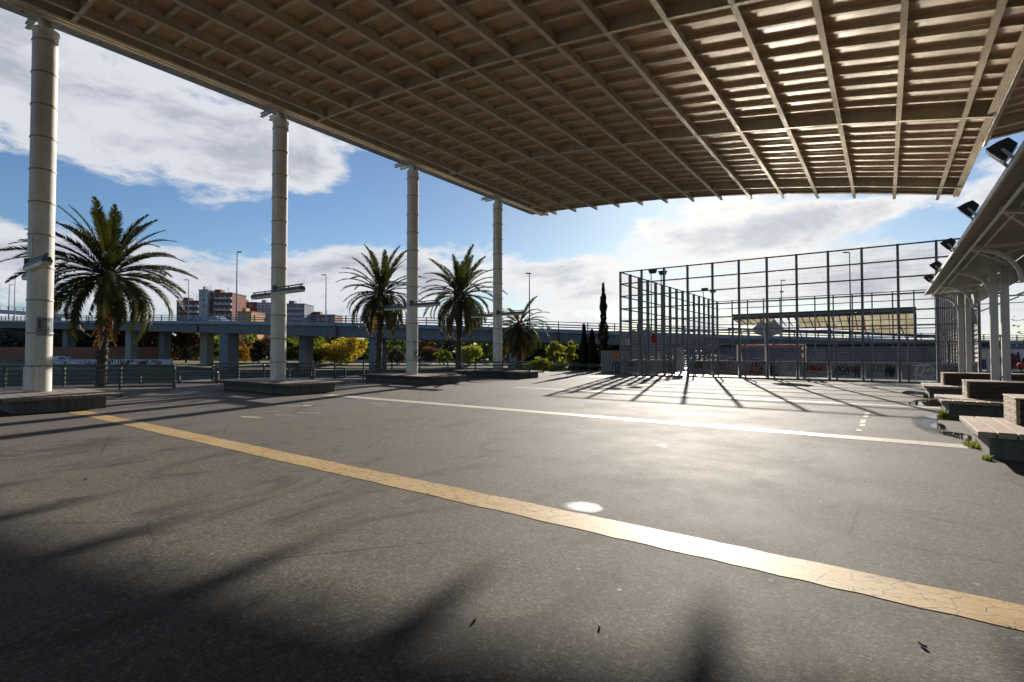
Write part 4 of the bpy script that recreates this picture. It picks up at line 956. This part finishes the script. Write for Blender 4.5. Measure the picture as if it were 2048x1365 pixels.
# far tree belts that nobody could count, filling the gaps under the viaduct
def belt(label,px0,px1,d0,d1,yt,n,size,mts,seed):
    r=random.Random(seed); ms=[MB() for _ in mts]
    for i in range(n):
        f=r.random(); px=lerp(px0,px1,f); d=lerp(d0,d1,f)+r.uniform(-6,6); hgt=(.80+.25*math.sin(px*.045+seed)*math.sin(px*.017+1)+.12*math.sin(px*.19))
        zt=HCAM+(706.2-yt)/FPX*d; p=at(px,706,d); p.z=lerp(-2.5,zt*max(.35,hgt),r.random()**.8)
        k=int((px*.021+math.sin(px*.1)*.6+seed)%len(mts)); a=Vector((r.uniform(-1,1),r.uniform(-1,1),r.uniform(-1,1))).normalized(); b_=a.orthogonal().normalized(); s=size*r.uniform(.5,1.4); ms[k].quad(p-a*s,p+b_*s*.6,p+a*s,p-b_*s*.6,0)
    m=MB()
    for k,q in enumerate(ms):
        o=len(m.v); m.v+=q.v; m.f+=[tuple(o+j for j in f) for f in q.f]; m.m+=[k]*len(q.f)
    struct('far_trees',m,[M[x] for x in mts],label,kind='stuff')
belt('belt of bare brown and green trees far beyond the viaduct',330,1300,165,150,660,15000,.7,('fgrey','fgreen','fbrown','fgrey','fdark','fgreen'),3)
belt('dark brush along the far bank below the viaduct at left',-300,420,150,150,668,3000,.8,('fdark','fbrown','fdark'),8)
belt('brush and trees behind the left side of the court',1020,1800,88,120,684,6000,.5,('fgreen','fdark','fbrown','fgrey'),5)
def cypress(label,px,ytop,ybase,d,w,seed,peaks):
    r=random.Random(seed); base=at(px,ybase,d); t=Thing('cypress_tree',label,'cypress',(base.x,base.y,-.3)); u=Vector((math.cos(YAW),math.sin(YAW),0))
    m=MB(); m.tube([(base.x,base.y,-.3),(base.x,base.y,3)],[.16,.1],7); t.part('trunk',m,M['bark'])
    m=MB()
    for dx,yt,ww in peaks:
        zt=HCAM+(706.2-yt)/FPX*d; W=ww/FPX*d; c=base+u*(dx/FPX*d)
        n=int(3200*ww/26)
        for _ in range(n):
            h=r.random()**1.15; z=lerp(0,zt,h); 
            rad=W/2*min(1,(h+.05)*7)*(max(0,(1-h))**.55)*(.82+.22*math.sin(z*2.3+dx)+.12*math.sin(z*7+seed))
            a=r.uniform(0,6.283); q=rad*r.random()**.4; p=Vector((c.x+q*math.cos(a),c.y+q*math.sin(a),z))
            o=Vector((math.cos(a)*.35,math.sin(a)*.35,1)).normalized(); s=r.uniform(.10,.24); b_=o.cross(Vector((math.cos(a+1),math.sin(a+1),.1))).normalized()
            m.quad(p-o*s*.6,p+b_*s*.35,p+o*s,p-b_*s*.35)
    t.part('crown',m,M['fdark']); return t
cypress('tallest slim dark cypress left of the court fence',1207,568,745,47.5,27,5,[(0,568,27)])
cypress('shorter twin topped dark cypress left of the tallest one',1177,652,746,47,44,6,[(-9,651,26),(7,662,24),(13,690,22),(-16,692,16)])
# ------------------------------------------------------------------ palms
def frond_mesh(name,L,droop,mt,seed,lw=.42,dead=False):
    r=random.Random(seed); m=MB(); K=20; P=[]; ang=0.0; p=Vector((0,0,0))
    for i in range(K+1):
        P.append(p.copy()); a=-droop*(i/K)**1.5; p=p+Vector((math.cos(a),0,math.sin(a)))*(L/K)
    m.tube(P,[lerp(.035,.006,i/K) for i in range(K+1)],5,1,False)
    nl=66
    for i in range(nl):
        f=lerp(.16,.995,i/(nl-1)); j=min(K-1,int(f*K)); q=P[j].lerp(P[j+1],f*K-j); tg=(P[j+1]-P[j]).normalized()
        ln=lw*(math.sin(math.pi*min(1,(f*.86+.12)))**.6)*r.uniform(.85,1.1)
        for s in (-1,1):
            if r.random()<(.18 if dead else .03): continue
            up=Vector((-tg.z,0,tg.x)); lift=r.uniform(.10,.42) if not dead else r.uniform(-.9,-.3)
            dr=(tg*r.uniform(.75,1.0)+Vector((0,s,0))*r.uniform(.75,.95)+up*lift).normalized()
            if dead: dr=(dr+Vector((0,0,-.5))).normalized()
            tip=q+dr*ln+Vector((0,0,-.10*ln-(.15*ln if dead else 0))); mid=q+dr*ln*.5; w=tg*.030
            m.quad(q-w,q+w,mid+w*1.1,mid-w*1.1); m.face([mid-w*1.1,mid+w*1.1,tip])
    return m.mesh(name,[M[mt],M['bark']])
FR=[frond_mesh('frond',1.0*3.9,d_,'frond',50+i,.52) for i,d_ in enumerate((.75,1.25,1.75,1.0))]
FD=[frond_mesh('dry_frond',3.7,1.0,'dead',70+i,.34,True) for i in range(2)]
def palm(label,px,base,zc,scale,nl,nd,seed,lean=(0,0),lo=-42,hi=86):
    r=random.Random(seed); bx,by=base; t=Thing('palm_tree',label,'palm tree',(bx,by,-.1),'date palms by the river railing')
    H=zc+.1; m=MB(); K=26; prof=[]
    pts=[(bx+lean[0]*(i/K)**1.4,by+lean[1]*(i/K)**1.4,-.1+H*i/K) for i in range(K+1)]
    rad=[(.40-.10*(i/K)+(.05 if i%2 else -.02)+(.13*max(0,(i/K-.8)/.2)))*scale**.5*.56 for i in range(K+1)]
    m.tube(pts,rad,14)
    # old leaf bases
    for i in range(240):
        h=r.uniform(.02,1); q=Vector(pts[min(K,int(h*K))]); a=r.uniform(0,6.283); rr=rad[min(K,int(h*K))]*.95
        c=Vector((q.x+rr*math.cos(a),q.y+rr*math.sin(a),-.1+H*h)); o=Vector((math.cos(a),math.sin(a),0)); s=Vector((-o.y,o.x,0))
        m.hexa([c-s*.05,c+s*.05,c+s*.05-Vector((0,0,.02)),c-s*.05-Vector((0,0,.02)),c-s*.03+o*.09+Vector((0,0,.12)),c+s*.03+o*.09+Vector((0,0,.12)),c+s*.03+o*.07+Vector((0,0,.13)),c-s*.03+o*.07+Vector((0,0,.13))])
    t.part('trunk',m,M['palmbark'])
    m=MB(); top=Vector(pts[-1]); 
    for i in range(6): m.blob(top+Vector((r.uniform(-.3,.3),r.uniform(-.3,.3),r.uniform(-.2,.5)))*scale,(.2*scale,.2*scale,.3*scale),8,0,.2)
    t.part('crown_shaft',m,M['dead'])
    ga=2.39996
    for i in range(nl):
        f=i/(nl-1); el=lerp(hi,lo,f**.82)+r.uniform(-6,6); az=i*ga+r.uniform(-.2,.2)
        o=bpy.data.objects.new('frond',FR[(2 if el<0 else (0 if el>60 else r.choice((1,3))))]); C.objects.link(o); o.parent=t.o
        o.location=top+Vector((math.cos(az),math.sin(az),0))*.16*scale-Vector((bx,by,-.1))+Vector((0,0,.25*scale*(1-f)))
        o.rotation_euler=(r.uniform(-.35,.35),-R(el),az); k=scale*(r.uniform(.82,1.05)) ; o.scale=(k,k,k)
    for i in range(nd):
        az=i*ga*1.3+r.uniform(-.3,.3); o=bpy.data.objects.new('dry_frond',r.choice(FD)); C.objects.link(o); o.parent=t.o
        o.location=top+Vector((math.cos(az),math.sin(az),0))*.2*scale-Vector((bx,by,-.1))-Vector((0,0,.15*scale))
        o.rotation_euler=(r.uniform(-.5,.5),-R(r.uniform(-72,-25)),az); k=scale*r.uniform(.7,1.0); o.scale=(k,k,k)
    return t
p1=RF((203-1024)/FPX*24.6,24.6); palm('biggest date palm, right of the first column, spreading over the viaduct',203,(p1.x,p1.y),5.25,.97,78,22,3,(.25,.15),-34)
p2=RF((757-1024)/FPX*36.5,36.5); palm('second date palm, just left of the third column',757,(p2.x,p2.y),5.75,.88,64,18,4,(.2,.1))
p3=RF((917-1024)/FPX*41,41); palm('third date palm, between the third and fourth columns',917,(p3.x,p3.y),6.1,1.0,64,18,5,(.1,.1))
p4=RF((1038-1024)/FPX*40,40); palm('shortest date palm with thick hanging skirt behind the fourth column',1038,(p4.x,p4.y),3.7,.74,46,44,6,(0,0),-48,58)
# tree whose branch hangs in at the right edge
r=random.Random(77); b0=at(2190,706,17); t=Thing('tree','thin leafy branch of a tree hanging in at the right edge','tree',(b0.x,b0.y,0))
m=MB(); m.tube([(b0.x,b0.y,0),(b0.x,b0.y,2.2),(b0.x+.1,b0.y,4)],[.13,.10,.06],8)
lv=MB()
for px,py in ((2032,642),(2040,690),(2070,600),(2110,640),(2120,570),(2044,668)):
    e=at(px,py,17); m.tube([(b0.x,b0.y,r.uniform(2,3)),tuple(lerp(b0[i] if i<2 else 2.8,e[i],.5)+r.uniform(-.05,.15) for i in range(3)),tuple(e)],[.035,.02,.006],5)
    for _ in range(46):
        f=r.uniform(.55,1); p=Vector((b0.x,b0.y,2.7)).lerp(e,f)+Vector((r.gauss(0,.12),r.gauss(0,.12),r.gauss(0,.09))); a=Vector((r.uniform(-1,1),r.uniform(-1,1),r.uniform(-.6,.2))).normalized(); b_=a.orthogonal().normalized(); s=r.uniform(.05,.085)
        lv.quad(p-a*s,p+b_*s*.45,p+a*s,p-b_*s*.45)
t.part('trunk',m,M['bark']); t.part('crown',lv,M['fgreen'])
# ================================================================== PERSON (only head and shoulders show above the bench back)
def skinned(name,verts,edges,rad,mt,parent,sub=2):
    me=bpy.data.meshes.new(name); me.from_pydata([tuple(v) for v in verts],edges,[]); me.materials.append(mt)
    o=bpy.data.objects.new(name,me); C.objects.link(o); o.parent=parent
    s=o.modifiers.new('skin','SKIN')
    for i,q in enumerate(rad):
        sv=me.skin_vertices[0].data[i]; sv.radius=q if hasattr(q,'__len__') else (q,q); sv.use_root=(i==0)
    u=o.modifiers.new('sub','SUBSURF'); u.levels=sub; u.render_levels=sub; return o
hp=RF((2041-1024)/FPX*19.3,19.3)
t=Thing('person','person in a red cap and dark jacket sitting behind the farthest bench','person',(hp.x,hp.y,0)); t.o.rotation_euler=(0,0,R(-8))
# local: facing +Y, hips at z .40
V=[(0,0,.42),(0,-.03,.62),(0,-.02,.80),(0,0,.90),(0,.02,.98),(0,.04,1.08),
   (.17,-.01,.84),(.24,.08,.60),(.14,.32,.52),(-.17,-.01,.84),(-.24,.08,.60),(-.14,.32,.52),
   (.10,.05,.42),(.13,.45,.44),(.13,.47,.06),(.13,.60,.03),(-.10,.05,.42),(-.13,.45,.44),(-.13,.47,.06),(-.13,.60,.03)]
Ed=[(0,1),(1,2),(2,3),(3,4),(4,5),(2,6),(6,7),(7,8),(2,9),(9,10),(10,11),(0,12),(12,13),(13,14),(14,15),(0,16),(16,17),(17,18),(18,19)]
Rd=[(.15,.11),(.14,.10),(.15,.09),(.055,.055),(.06,.065),(.075,.09),.06,.05,.035,.06,.05,.035,.09,.07,.045,.035,.09,.07,.045,.035]
body=skinned('body',V,Ed,Rd,M['skin'],t.o)
V2=[(0,0,.44),(0,-.03,.62),(0,-.02,.81),(0,-.005,.87),(.18,-.01,.84),(.25,.08,.60),(.15,.31,.52),(-.18,-.01,.84),(-.25,.08,.60),(-.15,.31,.52)]
skinned('jacket',V2,[(0,1),(1,2),(2,3),(2,4),(4,5),(5,6),(2,7),(7,8),(8,9)],[(.17,.13),(.16,.12),(.17,.11),(.075,.075),.08,.068,.05,.08,.068,.05],M['jacket'],t.o)
V3=[(0,0,.42),(.10,.05,.42),(.13,.45,.44),(.13,.47,.10),(-.10,.05,.42),(-.13,.45,.44),(-.13,.47,.10)]
skinned('trousers',V3,[(0,1),(1,2),(2,3),(0,4),(4,5),(5,6)],[(.16,.12),.105,.085,.06,.105,.085,.06],M['jacket'],t.o)
for nm,c,rr,mt in (('cap',(0,.03,1.13),(.118,.135,.10),'cloth'),('hair',(0,.005,1.06),(.098,.10,.10),'hair')):
    m=MB(); m.blob(c,rr,16); me=m.mesh(nm,M[mt],(0,0,0),True); o=bpy.data.objects.new(nm,me); C.objects.link(o); o.parent=t.o
m=MB(); m.hexa([(-.08,.12,1.08),(.08,.12,1.08),(.06,.24,1.06),(-.06,.24,1.06),(-.08,.12,1.095),(.08,.12,1.095),(.06,.24,1.075),(-.06,.24,1.075)]); o=bpy.data.objects.new('cap_peak',m.mesh('cap_peak',M['cloth'])); C.objects.link(o); o.parent=t.o
m=MB(); m.blob((0,.135,1.055),(.014,.02,.022),8); m.blob((0,.12,1.01),(.03,.012,.010),8)
for s in (-1,1): m.blob((s*.034,.118,1.085),(.014,.01,.009),8); m.blob((s*.085,.035,1.06),(.012,.025,.03),8)
o=bpy.data.objects.new('face',m.mesh('face',M['skin'],(0,0,0),True)); C.objects.link(o); o.parent=t.o
for s in (-1,1):
    hv=[(s*.14,.32,.52),(s*.12,.37,.505)]; he=[(0,1)]; hr=[(.032,.02),(.04,.018)]
    for q in range(4):
        x=s*(.09+.02*q); l=(.055,.07,.075,.065)[q]; i=len(hv); hv+= [(x,.41,.50),(x,.41+l*.6,.495),(x,.41+l,.48)]; he+=[(1,i),(i,i+1),(i+1,i+2)]; hr+=[.010,.009,.007]
    i=len(hv); hv+=[(s*.075,.37,.505),(s*.06,.40,.495)]; he+=[(1,i),(i,i+1)]; hr+=[.012,.009]
    skinned('hand',hv,he,hr,M['skin'],t.o,1)
m=MB(); m.box(hp.x-1.0,hp.x+1.6,hp.y-.35,hp.y+.22,0,.32); solo('concrete_block',m,M['conc'],'low concrete block the person in the red cap sits on','block',loc=(hp.x,hp.y,0))
# ================================================================== WEEDS, LITTER
def weed(label,x,y,h,w,n,seed):
    r=random.Random(seed); m=MB()
    for _ in range(n):
        a=r.uniform(0,6.28); q=w*r.random()**.7; c=Vector((x+q*math.cos(a)*.7,y+q*math.sin(a)*1.5,0)); l=h*r.uniform(.5,1.1); b_=r.uniform(0,6.28); o=Vector((math.cos(b_),math.sin(b_),0)); s=Vector((-o.y,o.x,0))*r.uniform(.005,.011)
        p0=c;p1=c+o*l*.2+Vector((0,0,l*.55));p2=c+o*l*r.uniform(.4,.75)+Vector((0,0,l*r.uniform(.7,.95)))
        m.quad(p0-s,p0+s,p1+s,p1-s); m.face([p1-s,p1+s,p2])
    solo('weed_tuft',m,M['weed'],label,'weed','weed tufts along the benches',loc=(x,y,0))
weed('weed tuft at the foot of the nearest bench corner',1.20,10.42,.09,.08,50,1)
weed('straggling weeds along the side of the nearest bench',1.19,11.75,.13,.2,110,2)
weed('thick bright grass tuft at the corner of the middle bench',1.16,16.95,.18,.13,150,3)
weed('small weed tuft by the farthest bench',1.14,23.85,.16,.12,90,4)
def litter(label,pts,mt,z=.006,g=None):
    m=MB(); c=Vector((sum(p[0] for p in pts)/len(pts),sum(p[1] for p in pts)/len(pts),0)); lo=[(p[0],p[1],z) for p in pts]; hi=[(lerp(c.x,p[0],.9),lerp(c.y,p[1],.9),z+.012) for p in pts]; k=len(pts)
    m.face(list(reversed(lo))); m.face(hi)
    for i in range(k): m.quad(lo[i],lo[(i+1)%k],hi[(i+1)%k],hi[i])
    solo('dry_leaf',m,M[mt],label,'leaf',g,loc=(c.x,c.y,0))
def G(px,py):
    s=HCAM*FPX/(py-706.2); v=RF((px-1024)/FPX*s,s); return v
rr_=random.Random(5)
for l,px,py,sz in (('dark curled leaf below the yellow line near the bottom centre',950,1236,.022),('small dark leaf right of the curled one, near the bottom centre',1197,1249,.016),('dark twig like leaf at lower right under the yellow line',1835,1286,.02),('tiny dark leaf just beyond the platforms, left of the second platform',396,791,.05),('dark leaf left of the yellow line, in the left foreground',178,958,.03)):
    c=G(px,py); a0=rr_.uniform(0,3); litter(l,[(c.x+sz*q*math.cos(a0+a),c.y+sz*q*math.sin(a0+a)) for a,q in ((0,1.4),(.9,.5),(2.2,.5),(3.14,1.3),(4.1,.45),(5.4,.5))],'gblack',g='dry leaves on the asphalt')
# ================================================================== SKY, SUN, CAMERA
SUNAZ=R(19.4); SUNEL=R(20.1)
sd=RF(math.sin(SUNAZ),math.cos(SUNAZ)); sd=Vector((sd.x*math.cos(SUNEL),sd.y*math.cos(SUNEL),math.sin(SUNEL)))
L=bpy.data.lights.new('sun','SUN'); L.energy=5.0; L.angle=R(.53); L.color=(1,.925,.82); lo=bpy.data.objects.new('sun',L); C.objects.link(lo); lo.rotation_euler=(-sd).to_track_quat('-Z','Y').to_euler(); lo.location=sd*200
W=bpy.data.worlds.new('World'); sc.world=W; W.use_nodes=True; nt=W.node_tree; nd=nt.nodes; lk=nt.links
bg=nd['Background']
sky=nd.new('ShaderNodeTexSky'); sky.sky_type='NISHITA'; sky.sun_disc=False; sky.sun_elevation=SUNEL; sky.sun_rotation=math.atan2(sd.x,sd.y); sky.air_density=1.0; sky.dust_density=.6; sky.ozone_density=1.6
tc=nd.new('ShaderNodeTexCoord'); D=tc.outputs['Generated']
def vm(op,a,b=None,out=0):
    x=nd.new('ShaderNodeVectorMath'); x.operation=op
    for i,v in ((0,a),(1,b)):
        if v is None: continue
        if isinstance(v,(tuple,Vector)): x.inputs[i].default_value=tuple(v)
        else: lk.new(v,x.inputs[i])
    return x.outputs['Value'] if op=='DOT_PRODUCT' else x.outputs[0]
def mt_(op,a,b=0.0,c=None,clamp=False):
    x=nd.new('ShaderNodeMath'); x.operation=op; x.use_clamp=clamp
    for i,v in ((0,a),(1,b),(2,c)):
        if v is None: continue
        if isinstance(v,(int,float)): x.inputs[i].default_value=v
        else: lk.new(v,x.inputs[i])
    return x.outputs[0]
def wnoise(vec,s,det,ro,dist=0.0):
    x=nd.new('ShaderNodeTexNoise'); x.inputs['Scale'].default_value=s; x.inputs['Detail'].default_value=det; x.inputs['Roughness'].default_value=ro; x.inputs['Distortion'].default_value=dist; lk.new(vec,x.inputs['Vector']); return x.outputs[0]
def sstep(v,a,b):
    x=nd.new('ShaderNodeMapRange'); x.interpolation_type='SMOOTHSTEP'; x.inputs[1].default_value=a; x.inputs[2].default_value=b; lk.new(v,x.inputs[0]); return x.outputs[0]
def wmix(f,a,b):
    x=nd.new('ShaderNodeMix'); x.data_type='RGBA'
    for i,v in ((0,f),(6,a),(7,b)):
        if isinstance(v,(int,float)): x.inputs[i].default_value=v
        elif isinstance(v,tuple): x.inputs[i].default_value=(*v,1)
        else: lk.new(v,x.inputs[i])
    return x.outputs[2]
sep=nd.new('ShaderNodeSeparateXYZ'); lk.new(D,sep.inputs[0]); Z=mt_('MAXIMUM',sep.outputs[2],0.0)
den=mt_('ADD',Z,.10); cmb=nd.new('ShaderNodeCombineXYZ'); lk.new(mt_('DIVIDE',sep.outputs[0],den),cmb.inputs[0]); lk.new(mt_('DIVIDE',sep.outputs[1],den),cmb.inputs[1])
PL=cmb.outputs[0]                       # position on a flat cloud deck
def ddir(px,py):
    v=RF((px-1024)/FPX,1.0,0)+Vector((0,0,(706.2-py)/FPX)); return v.normalized()
def blob(px,py,sx,sy,rot=0.0):         # soft patch of cloud in that part of the sky, sizes in radians
    c=ddir(px,py); h=Vector((c.y,-c.x,0)).normalized(); v=h.cross(c).normalized()
    if v.z<0: v=-v
    a=h*math.cos(rot)+v*math.sin(rot); b_=-h*math.sin(rot)+v*math.cos(rot)
    x=mt_('DIVIDE',vm('DOT_PRODUCT',D,a),sx); y=mt_('DIVIDE',vm('DOT_PRODUCT',D,b_),sy)
    e=mt_('POWER',2.718,mt_('MULTIPLY',mt_('ADD',mt_('MULTIPLY',x,x),mt_('MULTIPLY',y,y)),-1.0))
    return mt_('MULTIPLY',e,mt_('GREATER_THAN',vm('DOT_PRODUCT',D,c),0.0))
def total(items):
    s=None
    for (w,*a) in items:
        q=mt_('MULTIPLY',blob(*a),w); s=q if s is None else mt_('ADD',s,q)
    return s
CLOUDS=[(.50,180,170,.36,.14,-.20),(.34,520,330,.16,.06,-.15),(.26,40,120,.2,.10,0),(.36,600,330,.10,.04,-.2),(.34,560,520,.32,.05,-.06),(.30,900,520,.16,.05,.0),(.42,330,565,.36,.045,0),(.28,330,625,.36,.03,0),(.3,120,505,.1,.03,.0),(.44,1130,575,.13,.045,.1),(.48,1440,460,.13,.05,.0),(.40,1290,448,.03,.016,.0),(.38,1680,430,.17,.020,.03),(.35,1760,398,.1,.010,.0),(.40,1560,540,.30,.06,.0),(.38,1960,390,.06,.045,.3),(.36,1900,600,.3,.06,0),(.34,872,372,.022,.008,-.05),(.36,1155,442,.022,.009,.4),(.40,20,515,.06,.03,0),(.26,1040,645,.6,.025,0)]
HOLES=[(.60,230,430,.22,.042,-.10),(.60,800,400,.20,.07,.1),(.55,1090,470,.09,.035,.0),(.45,1860,350,.07,.06,-.3),(.40,1880,445,.06,.022,0),(.35,1240,400,.08,.025,0),(.3,620,430,.1,.03,0),(.25,1500,620,.2,.015,0)]
cov=total(CLOUDS); hol=total(HOLES)
warp=nd.new('ShaderNodeVectorMath'); warp.operation='MULTIPLY_ADD'
wn=nd.new('ShaderNodeTexNoise'); wn.inputs['Scale'].default_value=3.0; wn.inputs['Detail'].default_value=3; lk.new(D,wn.inputs['Vector']); lk.new(wn.outputs[1],warp.inputs[0]); warp.inputs[1].default_value=(.16,.16,.10); lk.new(D,warp.inputs[2])
st=nd.new('ShaderNodeMapping'); st.inputs['Scale'].default_value=(1,1,2.6); lk.new(warp.outputs[0],st.inputs[0])
n1=wnoise(st.outputs[0],4.4,11,.60,.15); n2=wnoise(PL,1.5,8,.60,.4); n3=wnoise(st.outputs[0],13.0,9,.66)
nz=mt_('ADD',mt_('MULTIPLY',n1,.85),mt_('ADD',mt_('MULTIPLY',n2,.42),mt_('MULTIPLY',n3,.62)))
dens=mt_('ADD',mt_('SUBTRACT',mt_('ADD',nz,mt_('MULTIPLY',cov,.62)),mt_('MULTIPLY',hol,.62)),-.955)
al=sstep(dens,.03,.24)
thick=sstep(dens,.10,.55)
# light through the cloud: bright where thin, towards the sun brighter
toS=vm('DOT_PRODUCT',D,sd); near=mt_('POWER',mt_('MAXIMUM',toS,0.0),9.0)
n4=wnoise(st.outputs[0],4.2,10,.66,.3); sh=sstep(mt_('ADD',mt_('MULTIPLY',thick,.62),mt_('MULTIPLY',mt_('SUBTRACT',n4,.5),2.2)),.05,.95)
white=wmix(near,(8.2,8.5,9.2),(12.0,11.8,11.4)); grey=wmix(near,(4.4,4.7,5.8),(7.2,7.5,8.3))
cl=wmix(sh,white,grey)
hs=nd.new('ShaderNodeMix'); hs.data_type='RGBA'; hs.blend_type='MULTIPLY'; hs.inputs[0].default_value=1; lk.new(sky.outputs[0],hs.inputs[6]); lk.new(wmix(near,(.80,1.02,1.27),(.44,.58,.75)),hs.inputs[7]); SKYT=hs
lk.new(wmix(al,hs.outputs[2],cl),bg.inputs[0]); bg.inputs[1].default_value=.05
cam=bpy.data.cameras.new('camera'); cam.sensor_width=36; cam.lens=FPX/2048*36; cam.clip_end=6000; cam.clip_start=.05
co=bpy.data.objects.new('camera',cam); C.objects.link(co); co.location=(0,0,HCAM); co.rotation_euler=(R(90)+math.atan(23.7/FPX),0,YAW); sc.camera=co
sc.view_settings.view_transform='Standard'; sc.view_settings.look='None'; sc.view_settings.gamma=1; sc.view_settings.exposure=0.8; sc.view_settings.use_curve_mapping=False
cy=sc.cycles; cy.use_denoising=True; cy.max_bounces=8; cy.diffuse_bounces=4; cy.glossy_bounces=4; cy.transmission_bounces=4; cy.transparent_max_bounces=8; cy.caustics_reflective=True; cy.blur_glossy=0.0; cy.sample_clamp_indirect=0.0
cy.use_guiding=True; cy.use_surface_guiding=True; cy.use_volume_guiding=False; cy.guiding_training_samples=96; cy.surface_guiding_probability=.5
